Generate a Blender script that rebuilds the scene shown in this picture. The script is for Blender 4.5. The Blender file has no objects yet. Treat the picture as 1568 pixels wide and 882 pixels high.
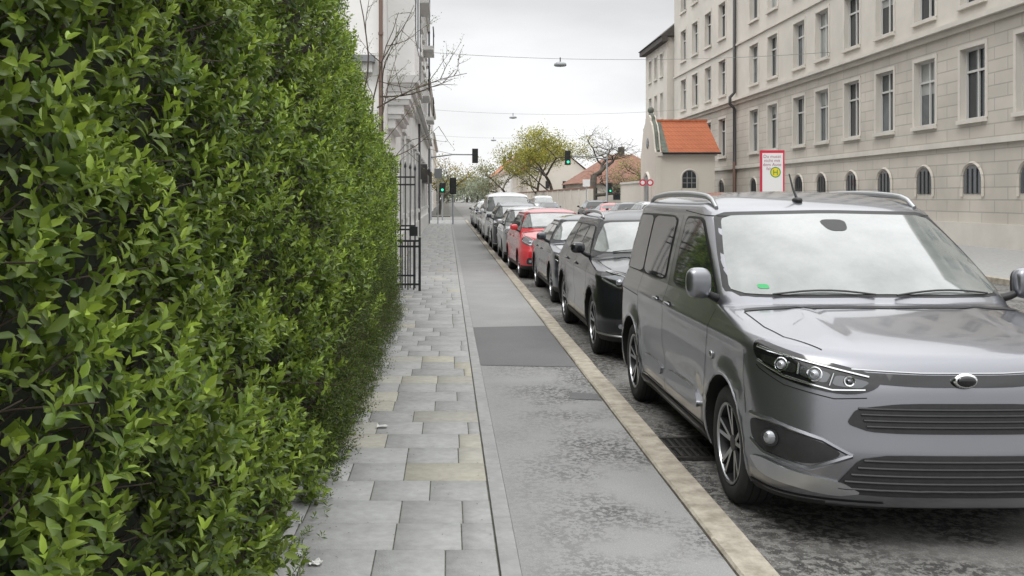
import bpy, bmesh, math, random
import numpy as np
from mathutils import Vector, Matrix
from mathutils.bvhtree import BVHTree
from mathutils.geometry import delaunay_2d_cdt
random.seed(7); rng=np.random.default_rng(11)
S=bpy.context.scene
COL=S.collection
# ---------------------------------------------------------------- materials
MATS={}
def mat(name,col,rough=.6,metal=0,spec=.5,coat=0,var=0,vscale=4,bump=0,bscale=60,col2=None,attr=None,trans=0,detail=6,lo=.35,hi=.65,rvar=0):
    m=bpy.data.materials.new(name); m.use_nodes=True; nt=m.node_tree; N=nt.nodes; L=nt.links
    b=N['Principled BSDF']; out=N['Material Output']
    b.inputs['Roughness'].default_value=rough; b.inputs['Metallic'].default_value=metal
    b.inputs['Specular IOR Level'].default_value=spec
    b.inputs['Coat Weight'].default_value=coat; b.inputs['Coat Roughness'].default_value=.04
    tc=N.new('ShaderNodeTexCoord')
    src=None
    if attr:
        a=N.new('ShaderNodeAttribute'); a.attribute_name=attr; src=a.outputs['Color']
    if var>0 or col2:
        nz=N.new('ShaderNodeTexNoise'); nz.inputs['Scale'].default_value=vscale; nz.inputs['Detail'].default_value=detail; nz.inputs['Roughness'].default_value=.65
        L.new(tc.outputs['Object'],nz.inputs['Vector'])
        mr=N.new('ShaderNodeMapRange'); mr.inputs[1].default_value=lo; mr.inputs[2].default_value=hi
        L.new(nz.outputs['Fac'],mr.inputs[0])
        if rvar:
            m3=N.new('ShaderNodeMapRange'); m3.inputs[3].default_value=rough-rvar; m3.inputs[4].default_value=rough+rvar
            L.new(mr.outputs[0],m3.inputs[0]); L.new(m3.outputs[0],b.inputs['Roughness'])
        if attr:
            mm=N.new('ShaderNodeMapRange'); mm.inputs[3].default_value=1-var; mm.inputs[4].default_value=1+var
            L.new(mr.outputs[0],mm.inputs[0])
            vm=N.new('ShaderNodeVectorMath'); vm.operation='SCALE'
            L.new(src,vm.inputs[0]); L.new(mm.outputs[0],vm.inputs['Scale']); src=vm.outputs[0]
        else:
            mx=N.new('ShaderNodeMix'); mx.data_type='RGBA'
            c2=col2 or tuple(min(1,c*(1+var)) for c in col)
            c1=col if col2 else tuple(c*(1-var) for c in col)
            mx.inputs[6].default_value=(*c1,1); mx.inputs[7].default_value=(*c2,1)
            L.new(mr.outputs[0],mx.inputs[0]); src=mx.outputs[2]
    if src: L.new(src,b.inputs['Base Color'])
    else: b.inputs['Base Color'].default_value=(*col,1)
    if bump>0:
        n2=N.new('ShaderNodeTexNoise'); n2.inputs['Scale'].default_value=bscale; n2.inputs['Detail'].default_value=4
        L.new(tc.outputs['Object'],n2.inputs['Vector'])
        bp=N.new('ShaderNodeBump'); bp.inputs['Strength'].default_value=bump; bp.inputs['Distance'].default_value=.01
        L.new(n2.outputs['Fac'],bp.inputs['Height']); L.new(bp.outputs[0],b.inputs['Normal'])
    if trans>0:
        tr=N.new('ShaderNodeBsdfTranslucent'); ms=N.new('ShaderNodeMixShader'); ms.inputs[0].default_value=trans
        if src: L.new(src,tr.inputs['Color'])
        else: tr.inputs['Color'].default_value=(*col,1)
        L.new(b.outputs[0],ms.inputs[1]); L.new(tr.outputs[0],ms.inputs[2]); L.new(ms.outputs[0],out.inputs[0])
    MATS[name]=m; return m
def asphalt(name,c1,c2,speck,stain=0,xr=None,ssc=26,srange=(.44,.53),dk=.3):
    m=bpy.data.materials.new(name); m.use_nodes=True; nt=m.node_tree; N=nt.nodes; L=nt.links; b=N['Principled BSDF']
    tc=N.new('ShaderNodeTexCoord')
    def noise(sc,det=5,ro=.6):
        n=N.new('ShaderNodeTexNoise'); n.inputs['Scale'].default_value=sc; n.inputs['Detail'].default_value=det; n.inputs['Roughness'].default_value=ro
        L.new(tc.outputs['Object'],n.inputs['Vector']); return n.outputs['Fac']
    def mr(s,a,bb,c=0,d=1):
        n=N.new('ShaderNodeMapRange'); 
        for i,v in enumerate((a,bb,c,d)): n.inputs[i+1].default_value=v
        L.new(s,n.inputs[0]); return n.outputs[0]
    def mul(a,bb):
        n=N.new('ShaderNodeMath'); n.operation='MULTIPLY'; L.new(a,n.inputs[0])
        if isinstance(bb,float): n.inputs[1].default_value=bb
        else: L.new(bb,n.inputs[1])
        return n.outputs[0]
    def mix(f,a,bb):
        n=N.new('ShaderNodeMix'); n.data_type='RGBA'; L.new(f,n.inputs[0])
        for i,v in ((6,a),(7,bb)):
            if isinstance(v,tuple): n.inputs[i].default_value=(*v,1)
            else: L.new(v,n.inputs[i])
        return n.outputs[2]
    base=mix(mr(noise(1.3),.3,.7),c1,c2)
    vo=N.new('ShaderNodeTexVoronoi'); vo.inputs['Scale'].default_value=95; L.new(tc.outputs['Object'],vo.inputs['Vector'])
    sp=mr(vo.outputs['Distance'],.12,.4,1,0)
    base=mix(mul(sp,.45),base,speck)
    fine=mr(noise(140,3,.7),.35,.65)
    base=mix(mul(fine,.35),base,tuple(c*.55 for c in c1))
    if stain:
        sx=N.new('ShaderNodeSeparateXYZ'); L.new(tc.outputs['Object'],sx.inputs[0])
        ax=mr(sx.outputs[0],xr[0],xr[1]); ay=mr(sx.outputs[1],xr[2],xr[3],1,0)
        big=mr(noise(1.4,3,.5),.36,.56)
        sm=mr(noise(ssc,5,.75),*srange)
        f=mul(mul(mul(ax,ay),big),sm)
        base=mix(mul(f,float(stain)),base,tuple(c*dk for c in c1))
    L.new(base,b.inputs['Base Color']); b.inputs['Roughness'].default_value=.85; b.inputs['Specular IOR Level'].default_value=.3
    bp=N.new('ShaderNodeBump'); bp.inputs['Strength'].default_value=.5; bp.inputs['Distance'].default_value=.004
    L.new(vo.outputs['Distance'],bp.inputs['Height']); L.new(bp.outputs[0],b.inputs['Normal'])
    MATS[name]=m
asphalt('asphalt_path',(.245,.245,.243),(.30,.30,.295),(.42,.415,.40),.95,(.25,.9,9.2,12),30,(.475,.53),.33)
asphalt('asphalt_patch',(.125,.125,.128),(.155,.155,.155),(.24,.24,.235))
asphalt('asphalt_road',(.16,.157,.15),(.23,.225,.215),(.42,.41,.39),.95,(1.2,1.5,60,200),17,(.45,.53),.25)
mat('slab',(.4,.4,.4),.85,attr='Col',var=.14,vscale=14,bump=.35,bscale=120,detail=9,lo=.3,hi=.7)
mat('joint',(.10,.095,.08),.95,var=.4,vscale=20)
mat('kerbstone',(.235,.21,.165),.85,col2=(.42,.385,.32),vscale=9,bump=.5,bscale=70,detail=10)
mat('strip_stone',(.285,.285,.28),.85,var=.12,vscale=8,bump=.3)
mat('soil',(.05,.04,.028),.95,var=.5,vscale=30,bump=1,bscale=40)
mat('ground_mat',(.12,.12,.11),.9,var=.2,vscale=.3)
mat('iron_black',(.012,.013,.014),.45)
mat('grate',(.05,.048,.045),.6,metal=.5,var=.3,vscale=30)
mat('tyre',(.018,.018,.018),.8,var=.3,vscale=30)
mat('rim_dark',(.03,.03,.032),.4,metal=.6)
mat('rim_silver',(.45,.46,.47),.3,metal=.9)
mat('plastic_black',(.016,.016,.017),.5,var=.2,vscale=30)
mat('piano_black',(.006,.006,.007),.10,coat=.5)
mat('chrome',(.75,.76,.77),.12,metal=1)
mat('satin_silver',(.42,.43,.44),.3,metal=.9)
mat('car_glass',(.014,.018,.018),.03,spec=.7,coat=.4)
mat('windshield_glass',(.09,.105,.10),.06,spec=.9,coat=1,col2=(.20,.215,.21),vscale=2.4,detail=9,lo=.3,hi=.7)
mat('lamp_lens',(.30,.31,.33),.08,metal=.6,coat=1)
mat('lamp_dark',(.10,.105,.11),.15,metal=.9,coat=1)
mat('lamp_red',(.30,.01,.008),.15,coat=1)
mat('plate_white',(.7,.7,.68),.4)
mat('plate_blue',(.02,.06,.35),.4)
mat('dark_gap',(.004,.004,.004),.9)
mat('paint_gray',(.225,.23,.25),.31,metal=.88,coat=.9)
mat('paint_black',(.008,.009,.011),.2,metal=0,coat=.5)
mat('paint_darkgray',(.045,.05,.06),.3,metal=.6,coat=1)
mat('paint_red',(.46,.015,.022),.3,metal=.1,coat=1)
mat('paint_silver',(.40,.41,.42),.32,metal=.7,coat=1)
mat('paint_white',(.68,.69,.69),.35,coat=.8)
mat('paint_blue',(.03,.05,.10),.3,metal=.4,coat=1)
mat('bark_far',(.075,.065,.052),.95,var=.3,vscale=3)
mat('twig',(.075,.055,.042),.85,var=.3,vscale=20)
mat('leaf',(.1,.2,.05),.40,spec=.45,attr='Col',var=.12,vscale=3,trans=.30)
mat('leaf_far',(.1,.2,.05),.7,spec=.2,attr='Col',var=.15,vscale=1,trans=.3)
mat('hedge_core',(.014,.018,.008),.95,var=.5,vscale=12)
mat('plaster_white',(.74,.73,.71),.85,var=.06,vscale=.6,bump=.1,bscale=30)
mat('plaster_trim',(.58,.57,.55),.8,var=.08,vscale=1)
mat('plaster_beige',(.54,.51,.46),.88,var=.08,vscale=.35,bump=.1,bscale=20)
mat('plaster_beige_far',(.55,.51,.45),.88,var=.06,vscale=.2)
mat('trim_beige',(.55,.52,.47),.85,var=.08,vscale=.8)
mat('roof_orange',(.42,.13,.06),.8,var=.25,vscale=6)
mat('roof_brown',(.20,.10,.07),.85,var=.25,vscale=3)
mat('roof_dark',(.06,.055,.05),.8,var=.2)
mat('copper',(.10,.115,.09),.6,var=.3)
mat('win_dark',(.03,.036,.04),.06,spec=.6,var=.3,vscale=.5)
mat('win_mid',(.10,.115,.12),.08,spec=.6,var=.3,vscale=.7)
mat('win_light',(.28,.29,.28),.3,var=.2,vscale=.9)
mat('frame_white',(.50,.50,.48),.5)
mat('pipe_brown',(.09,.05,.035),.5)
mat('pipe_dark',(.04,.04,.042),.5)
mat('metal_gray',(.22,.23,.235),.45,metal=.5)
mat('signal_dark',(.018,.022,.02),.5)
mat('sign_red',(.60,.02,.06),.4)
mat('sign_white',(.78,.78,.78),.4)
mat('sign_yellow',(.80,.62,.03),.4)
mat('sign_green',(.02,.30,.09),.4)
mat('sign_text',(.35,.06,.14),.5)
mat('lamp_gray',(.35,.37,.39),.4)
mat('paper',(.6,.6,.58),.8)
mat('shop_dark',(.05,.045,.04),.5,var=.3)
def emis(name,c,s):
    m=bpy.data.materials.new(name); m.use_nodes=True; b=m.node_tree.nodes['Principled BSDF']
    b.inputs['Base Color'].default_value=(*c,1); b.inputs['Emission Color'].default_value=(*c,1); b.inputs['Emission Strength'].default_value=s; MATS[name]=m
emis('light_green',(.05,.8,.45),1.0); emis('light_red',(.5,.02,.01),.15)
def rustic(name,c,rh,bw,bs=.6):
    m=bpy.data.materials.new(name); m.use_nodes=True; nt=m.node_tree; N=nt.nodes; L=nt.links; b=N['Principled BSDF']
    tc=N.new('ShaderNodeTexCoord'); sx=N.new('ShaderNodeSeparateXYZ'); cb=N.new('ShaderNodeCombineXYZ')
    L.new(tc.outputs['Object'],sx.inputs[0]); ad=N.new('ShaderNodeMath'); L.new(sx.outputs[0],ad.inputs[0]); L.new(sx.outputs[1],ad.inputs[1])
    L.new(ad.outputs[0],cb.inputs[0]); L.new(sx.outputs[2],cb.inputs[1])
    br=N.new('ShaderNodeTexBrick'); br.inputs['Scale'].default_value=1; br.inputs['Brick Width'].default_value=bw; br.inputs['Row Height'].default_value=rh
    br.inputs['Mortar Size'].default_value=.022; br.inputs['Color1'].default_value=(*c,1); br.inputs['Color2'].default_value=(*[k*.91 for k in c],1); br.inputs['Mortar'].default_value=(*[k*.72 for k in c],1)
    nz=N.new('ShaderNodeTexNoise'); nz.inputs['Scale'].default_value=.5; nz.inputs['Detail'].default_value=7; L.new(tc.outputs['Object'],nz.inputs['Vector'])
    mr=N.new('ShaderNodeMapRange'); mr.inputs[1].default_value=.3; mr.inputs[2].default_value=.7; mr.inputs[3].default_value=.84; mr.inputs[4].default_value=1.08; L.new(nz.outputs['Fac'],mr.inputs[0])
    vm=N.new('ShaderNodeVectorMath'); vm.operation='SCALE'; L.new(br.outputs['Color'],vm.inputs[0]); L.new(mr.outputs[0],vm.inputs['Scale'])
    L.new(cb.outputs[0],br.inputs['Vector']); L.new(vm.outputs[0],b.inputs['Base Color'])
    bp=N.new('ShaderNodeBump'); bp.inputs['Strength'].default_value=bs; bp.inputs['Distance'].default_value=.04; bp.invert=True
    L.new(br.outputs['Fac'],bp.inputs['Height']); L.new(bp.outputs[0],b.inputs['Normal']); b.inputs['Roughness'].default_value=.88
    MATS[name]=m
rustic('rustic_beige',(.515,.48,.425),.42,1.5,.5)
rustic('tiles_orange',(.45,.145,.07),.28,.22)
# ---------------------------------------------------------------- mesh builder
class MB:
    def __init__(s): s.v=[]; s.f=[]; s.m=[]; s.sm=[]; s.names=[]
    def mi(s,m):
        if m not in s.names: s.names.append(m)
        return s.names.index(m)
    def add(s,vs,fs,m,smooth=False):
        o=len(s.v); s.v.extend([tuple(v) for v in vs]); k=s.mi(m)
        for f in fs: s.f.append([i+o for i in f]); s.m.append(k); s.sm.append(smooth)
    def box(s,x0,x1,y0,y1,z0,z1,m,bev=0):
        if x0>x1:x0,x1=x1,x0
        if y0>y1:y0,y1=y1,y0
        if bev==0:
            s.add([(x0,y0,z0),(x1,y0,z0),(x1,y1,z0),(x0,y1,z0),(x0,y0,z1),(x1,y0,z1),(x1,y1,z1),(x0,y1,z1)],
              [(0,3,2,1),(4,5,6,7),(0,1,5,4),(1,2,6,5),(2,3,7,6),(3,0,4,7)],m)
        else:
            b=bev
            s.add([(x0,y0,z0),(x1,y0,z0),(x1,y1,z0),(x0,y1,z0),(x0,y0,z1-b),(x1,y0,z1-b),(x1,y1,z1-b),(x0,y1,z1-b),(x0+b,y0+b,z1),(x1-b,y0+b,z1),(x1-b,y1-b,z1),(x0+b,y1-b,z1)],
              [(0,3,2,1),(0,1,5,4),(1,2,6,5),(2,3,7,6),(3,0,4,7),(4,5,9,8),(5,6,10,9),(6,7,11,10),(7,4,8,11),(8,9,10,11)],m)
    def tube(s,pts,r,m,n=8,cap=True,smooth=True):
        pts=[Vector(p) for p in pts]
        if not hasattr(r,'__len__'): r=[r]*len(pts)
        vs=[];fs=[]; ref=None
        for i,p in enumerate(pts):
            d=(pts[min(i+1,len(pts)-1)]-pts[max(i-1,0)])
            if d.length<1e-9: d=Vector((0,0,1))
            d.normalize()
            if ref is None: ref=Vector((0,0,1)) if abs(d.z)<.9 else Vector((1,0,0))
            a=d.cross(ref); 
            if a.length<1e-6: a=d.cross(Vector((0,1,0)))
            a.normalize(); b=a.cross(d).normalized(); ref=b
            for k in range(n):
                t=2*math.pi*k/n; vs.append(p+a*(math.cos(t)*r[i])+b*(math.sin(t)*r[i]))
        for i in range(len(pts)-1):
            for k in range(n):
                fs.append((i*n+k,i*n+(k+1)%n,(i+1)*n+(k+1)%n,(i+1)*n+k))
        if cap: fs.append(tuple(range(n))); fs.append(tuple(range((len(pts)-1)*n,len(pts)*n)))
        s.add(vs,fs,m,smooth)
    def lathe(s,prof,c,m,axis='x',n=40,sgn=1):
        vs=[];fs=[]
        for (r,h) in prof:
            for k in range(n):
                t=2*math.pi*k/n; a=r*math.cos(t); b=r*math.sin(t)
                if axis=='x': vs.append((c[0]+sgn*h,c[1]+a,c[2]+b))
                else: vs.append((c[0]+a,c[1]+b,c[2]+h))
        for i in range(len(prof)-1):
            for k in range(n): fs.append((i*n+k,i*n+(k+1)%n,(i+1)*n+(k+1)%n,(i+1)*n+k))
        s.add(vs,fs,m,True)
    def sell(s,c,h,m,e=.5,nu=20,nv=12,rot=None):
        vs=[];fs=[]
        pw=lambda a:math.copysign(abs(a)**e,a)
        for j in range(nv+1):
            ph=-math.pi/2+math.pi*j/nv
            for i in range(nu):
                t=2*math.pi*i/nu
                v=Vector((h[0]*pw(math.cos(ph))*pw(math.cos(t)),h[1]*pw(math.cos(ph))*pw(math.sin(t)),h[2]*pw(math.sin(ph))))
                if rot: v=rot@v
                vs.append(v+Vector(c))
        for j in range(nv):
            for i in range(nu): fs.append((j*nu+i,j*nu+(i+1)%nu,(j+1)*nu+(i+1)%nu,(j+1)*nu+i))
        s.add(vs,fs,m,True)
    def text(s,body,size,fn,m):
        cu=bpy.data.curves.new('t','FONT'); cu.body=body; cu.size=size; cu.align_x='CENTER'; cu.resolution_u=3
        o=bpy.data.objects.new('t',cu); COL.objects.link(o); dg=bpy.context.evaluated_depsgraph_get(); me=bpy.data.meshes.new_from_object(o.evaluated_get(dg))
        s.add([fn(v.co.x,v.co.y) for v in me.vertices],[tuple(p.vertices) for p in me.polygons],m)
        bpy.data.objects.remove(o); bpy.data.meshes.remove(me)
    def mesh(s,name,sharp=None):
        me=bpy.data.meshes.new(name); me.from_pydata(s.v,[],s.f)
        for n in s.names: me.materials.append(MATS[n])
        me.polygons.foreach_set('material_index',s.m); me.polygons.foreach_set('use_smooth',s.sm)
        me.update()
        if sharp: me.set_sharp_from_angle(angle=math.radians(sharp))
        return me
    def obj(s,name,parent=None,sharp=None,loc=(0,0,0)):
        o=bpy.data.objects.new(name,s.mesh(name,sharp)); o.location=loc; COL.objects.link(o)
        if parent: o.parent=parent
        return o
def empty(name,loc=(0,0,0),rz=0):
    e=bpy.data.objects.new(name,None); e.location=loc; e.rotation_euler=(0,0,rz); COL.objects.link(e); return e
def fast_mesh(name,V,F,matname,cols=None):
    me=bpy.data.meshes.new(name); nv=len(V); nf=len(F); k=F.shape[1]
    me.vertices.add(nv); me.vertices.foreach_set('co',V.astype(np.float32).ravel())
    me.loops.add(nf*k); me.loops.foreach_set('vertex_index',F.astype(np.int32).ravel())
    me.polygons.add(nf); me.polygons.foreach_set('loop_start',np.arange(0,nf*k,k,dtype=np.int32))
    if cols is not None:
        ca=me.color_attributes.new('Col','FLOAT_COLOR','POINT')
        ca.data.foreach_set('color',np.hstack([cols,np.ones((nv,1))]).astype(np.float32).ravel())
    me.materials.append(MATS[matname]); me.update(calc_edges=True); me.validate(); return me
# ---------------------------------------------------------------- foliage
def nrm(a): return a/np.maximum(np.linalg.norm(a,axis=1,keepdims=True),1e-9)
def leaf_geo(P,D,N,Ln,Wd,C,hi=True):
    D=nrm(D); Sd=nrm(np.cross(D,N)); Nn=np.cross(Sd,D); n=len(P)
    if hi:
        T=[(0,0,0),(.3,0,-.03),(.68,0,-.06),(1,0,-.16),(.28,.40,.07),(.66,.36,.03),(.28,-.40,.07),(.66,-.36,.03)]
        tri=[(0,1,4),(1,2,5),(1,5,4),(2,3,5),(0,6,1),(1,6,7),(1,7,2),(2,7,3)]
    else:
        T=[(0,0,0),(.5,.42,.06),(1,0,-.08),(.5,-.42,.06)]; tri=[(0,1,2),(0,2,3)]
    T=np.array(T); k=len(T)
    V=P[:,None,:]+D[:,None,:]*(T[None,:,0:1]*Ln[:,None,None])+Sd[:,None,:]*(T[None,:,1:2]*Wd[:,None,None]*1.2)+Nn[:,None,:]*(T[None,:,2:3]*Ln[:,None,None])
    F=np.array(tri)[None,:,:]+(np.arange(n)*k)[:,None,None]
    return V.reshape(-1,3),F.reshape(-1,3),np.repeat(C,k,axis=0)
def cnoise(y,z,s=1.0):
    return (np.sin(y*2.1*s+1.3*np.sin(z*1.7*s))+np.sin(z*2.9*s+y*1.1*s+2)+np.sin(y*5.3*s-z*3.1*s+.5)*.7+np.sin(y*9.7*s+z*8.3*s)*.5+np.sin(z*13.1*s-y*11.3*s+1)*.45)/3.6
def hface(y,z):
    b=-.98+.05*np.cos(y*.8)
    low=np.exp(-(z/.9)**2)
    b=b+low*np.interp(y,[0,4,5,6.2,8,12,15,18],[.25,.25,.25,.17,.16,.12,.0,-.05])
    b=b-.12*np.clip((y-12)/5,0,1)+.10*np.exp(-((z-1.3)/.8)**2)*np.clip((y-1)/4,0,1)-.14*np.clip((z-2.2)/1.2,0,1.4)
    return b+.14*cnoise(y,z)
def htop(y): return np.interp(y,[0,9.5,11.5,14,16.5,18],[4.1,3.85,3.30,2.85,2.4,2.3])
def sprigs(P,A,nl,Ls,Ll,tone,hi,wr=.42):
    n=len(P); A=nrm(A); R=nrm(rng.normal(size=(n,3))); B1=nrm(np.cross(A,R)); B2=np.cross(A,B1)
    outs=[]; yel=rng.uniform(-.2,.3,n)
    for i in range(nl):
        t=(i//2*2+1)/nl; ang=(i%2)*math.pi+(i//2)*1.57+rng.uniform(-.4,.4,n)
        rad=B1*np.cos(ang)[:,None]+B2*np.sin(ang)[:,None]
        Pi=P+A*(t*Ls)[:,None]
        D=rad*(1.0-.55*t)+A*(.40+.65*t)+rng.normal(size=(n,3))*.15
        Nn=A+rng.normal(size=(n,3))*.25
        ln=Ll*(1.12-.45*t)*rng.uniform(.7,1.25,n)
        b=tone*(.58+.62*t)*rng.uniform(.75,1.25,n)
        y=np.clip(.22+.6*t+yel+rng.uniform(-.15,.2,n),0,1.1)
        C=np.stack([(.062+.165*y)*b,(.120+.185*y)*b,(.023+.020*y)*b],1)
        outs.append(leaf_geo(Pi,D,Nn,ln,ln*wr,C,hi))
    return outs
def join_geo(L):
    V=[];F=[];C=[];o=0
    for v,f,c in L: V.append(v);F.append(f+o);C.append(c);o+=len(v)
    return np.vstack(V),np.vstack(F),np.vstack(C)
def hedge():
    e=empty('hedge')
    G=[]
    for (y0,y1,dens,nl,Ls,Ll,hi) in ((.3,6.5,250,10,.115,.057,True),(6.5,18,175,8,.13,.064,False)):
        area=(y1-y0)*4; n=int(area*dens)
        y=rng.uniform(y0,y1,n); z=rng.uniform(.04,4.1,n)
        k=z<htop(y)+.12*cnoise(y*2,z); y=y[k];z=z[k]; n=len(y)
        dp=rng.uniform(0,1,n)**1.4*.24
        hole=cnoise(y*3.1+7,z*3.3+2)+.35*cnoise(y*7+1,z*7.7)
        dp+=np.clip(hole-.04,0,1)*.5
        x=hface(y,z)-dp
        P=np.stack([x,y,z],1)
        A=np.stack([rng.uniform(.1,1.0,n),rng.normal(size=n)*.5-.15,rng.uniform(-.05,1.3,n)],1)
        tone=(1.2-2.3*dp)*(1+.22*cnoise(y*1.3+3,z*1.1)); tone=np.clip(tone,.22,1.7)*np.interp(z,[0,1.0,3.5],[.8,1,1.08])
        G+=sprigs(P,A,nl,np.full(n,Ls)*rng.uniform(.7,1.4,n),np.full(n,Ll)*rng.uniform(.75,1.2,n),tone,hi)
    n=4200; y=rng.uniform(.3,18,n); x=rng.uniform(-1.9,-1.05,n); z=htop(y)+rng.uniform(-.15,.08,n)
    G+=sprigs(np.stack([x,y,z],1),np.stack([rng.normal(size=n)*.4,rng.normal(size=n)*.4,np.ones(n)],1),8,np.full(n,.13),np.full(n,.055),np.ones(n),False)
    n=620; y=rng.uniform(1.2,17,n); z=rng.uniform(.1,1,n)*htop(y); x=hface(y,z)+rng.uniform(.0,.08,n)
    G+=sprigs(np.stack([x,y,z],1),np.stack([rng.uniform(.1,.7,n),rng.normal(size=n)*.4,np.ones(n)],1),12,np.full(n,.19),np.full(n,.058),np.full(n,1.4),True,.36)
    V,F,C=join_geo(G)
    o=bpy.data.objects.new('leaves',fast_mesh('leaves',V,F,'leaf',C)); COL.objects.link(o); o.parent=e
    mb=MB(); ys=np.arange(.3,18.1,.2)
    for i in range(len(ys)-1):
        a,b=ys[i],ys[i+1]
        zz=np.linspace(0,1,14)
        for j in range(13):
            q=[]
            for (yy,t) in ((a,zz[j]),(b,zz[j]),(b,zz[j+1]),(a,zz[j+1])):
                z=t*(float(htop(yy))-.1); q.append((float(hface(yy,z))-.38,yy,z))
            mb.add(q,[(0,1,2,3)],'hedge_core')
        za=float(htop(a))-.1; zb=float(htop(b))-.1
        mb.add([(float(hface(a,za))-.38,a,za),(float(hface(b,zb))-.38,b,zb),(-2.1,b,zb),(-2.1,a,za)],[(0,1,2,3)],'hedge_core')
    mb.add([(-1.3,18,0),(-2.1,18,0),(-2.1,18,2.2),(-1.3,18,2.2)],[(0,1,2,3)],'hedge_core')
    for i in range(1300):
        y=random.uniform(1.0,14); z=random.uniform(.1,3.3); x=float(hface(y,z))-.34
        p=Vector((x,y,z)); d=Vector((random.uniform(.2,1),random.uniform(-.6,.6),random.uniform(-.1,1))).normalized(); L=random.uniform(.22,.46)
        mb.tube([p,p+d*L*.5+Vector((0,0,.01)),p+d*L],[.0045,.0032,.002],'twig',4,False)
    mb.obj('branches',e)
hedge()
def shrub():
    e=empty('low_shrub'); n=5200
    y=rng.uniform(5.6,13.5,n); z=rng.uniform(0,1,n)**1.2*np.interp(y,[5.6,7,9,11,13.5],[.35,.75,1.05,1.1,.7])
    x=-1.0+.33*np.sqrt(np.clip(1-(z/1.2)**2,0,1))*rng.uniform(.4,1.05,n)+.06*cnoise(y*3,z*3)
    P=np.stack([x,y,z+.08],1); A=np.stack([rng.uniform(.0,1,n),rng.normal(size=n)*.8,rng.uniform(-.4,.7,n)],1)
    G=sprigs(P,A,10,np.full(n,.10)*rng.uniform(.6,1.8,n),np.full(n,.019),np.full(n,.48),False)
    n=340; y=rng.uniform(5.8,13,n); z=rng.uniform(.1,.95,n)
    P=np.stack([np.full(n,-.70)+rng.uniform(-.05,.05,n),y,z],1)
    G+=sprigs(P,np.stack([rng.uniform(.4,1,n),rng.normal(size=n)*.6,rng.uniform(-.3,.6,n)],1),14,np.full(n,.18),np.full(n,.018),np.full(n,.55),False)
    V,F,C=join_geo(G); o=bpy.data.objects.new('leaves',fast_mesh('leaves',V,F,'leaf',C)); COL.objects.link(o); o.parent=e
    mb=MB()
    for i in range(500):
        y=random.uniform(5.8,13); z=random.uniform(.08,.7); p=Vector((-.95,y,z)); d=Vector((random.uniform(.4,1),random.uniform(-.9,.9),random.uniform(-.3,.7))).normalized()*random.uniform(.2,.42)
        mb.tube([p,p+d*.5,p+d],[.003,.002,.001],'twig',3,False)
    mb.obj('twigs',e)
shrub()
def weeds():
    e=empty('weeds'); G=[]
    n=260; y=rng.uniform(2.6,9,n); x=rng.normal(-.76,.05,n)+np.interp(y,[3,6,9],[.1,.0,.05])
    P=np.stack([x,y,np.full(n,.085)],1)
    G+=sprigs(P,np.stack([rng.normal(size=n)*.5,rng.normal(size=n)*.5,np.ones(n)],1),8,np.full(n,.035),np.full(n,.03),np.full(n,.9),False,.25)
    V,F,C=join_geo(G); o=bpy.data.objects.new('tufts',fast_mesh('tufts',V,F,'leaf',C)); COL.objects.link(o); o.parent=e
weeds()
def tree(name,loc,h,spread,tone,leafn,lsize,barkm='bark_far',depth=4,trunk=.35,r0=.25,kids=3,seed=1,leafcol=((.20,.20,.05),(.30,.27,.07)),lift=.5,n=6,wob=.22):
    rr=random.Random(seed); e=empty(name,loc); mb=MB(); tips=[]
    def grow(p,d,L,r,dep):
        pts=[p.copy()]; rs=[r]; k=4
        for i in range(k):
            d=(d+Vector((rr.gauss(0,wob),rr.gauss(0,wob),rr.gauss(0,wob*.6)+.03))).normalized()
            p=p+d*L/k; pts.append(p.copy()); rs.append(r*(1-.38*(i+1)/k))
            if dep<=1: tips.append((p.copy(),dep))
        mb.tube(pts,rs,barkm,n if dep>1 else 4,False)
        if dep==0: return
        for c in range(kids+(1 if rr.random()<.4 else 0)):
            a=rr.uniform(0,6.283); q=Vector((math.cos(a),math.sin(a),rr.uniform(-.1,.6)))
            nd=(d*lift+q*spread).normalized()
            st=pts[-1] if c<2 else pts[rr.choice([2,3])]
            grow(st,nd,L*rr.uniform(.6,.85),rs[-1]*rr.uniform(.6,.85),dep-1)
    grow(Vector((0,0,0)),Vector((0,0,1)),h*trunk,r0,depth)
    mx=max(v[2] for v in mb.v); f=h/mx
    mb.v=[(a*f,b*f,c*f) for a,b,c in mb.v]
    mb.obj('trunk_and_limbs',e)
    if leafn:
        T=np.array([t[0] for t in tips])*f; cl=rng.normal(size=(len(T),3)); wgt=np.clip(cl[:,1]+.4,0,None)+.02; wgt/=wgt.sum()
        idx=rng.choice(len(T),leafn,p=wgt)
        P=T[idx]+rng.normal(size=(leafn,3))*lsize*1.5
        b=(tone*(.75+.5*rng.random(leafn)))*np.interp(P[:,2],[h*.3,h],[.7,1.15])*(1+.12*cl[idx,0])
        y=rng.random(leafn)[:,None]; c=np.array(leafcol[0])*(1-y)+np.array(leafcol[1])*y
        G=leaf_geo(P,rng.normal(size=(leafn,3)),rng.normal(size=(leafn,3)),np.full(leafn,lsize)*rng.uniform(.6,1.3,leafn),np.full(leafn,lsize*.6),c*b[:,None],False)
        o=bpy.data.objects.new('crown',fast_mesh('crown',G[0],G[1],'leaf_far',G[2])); COL.objects.link(o); o.parent=e
    return e
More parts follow.
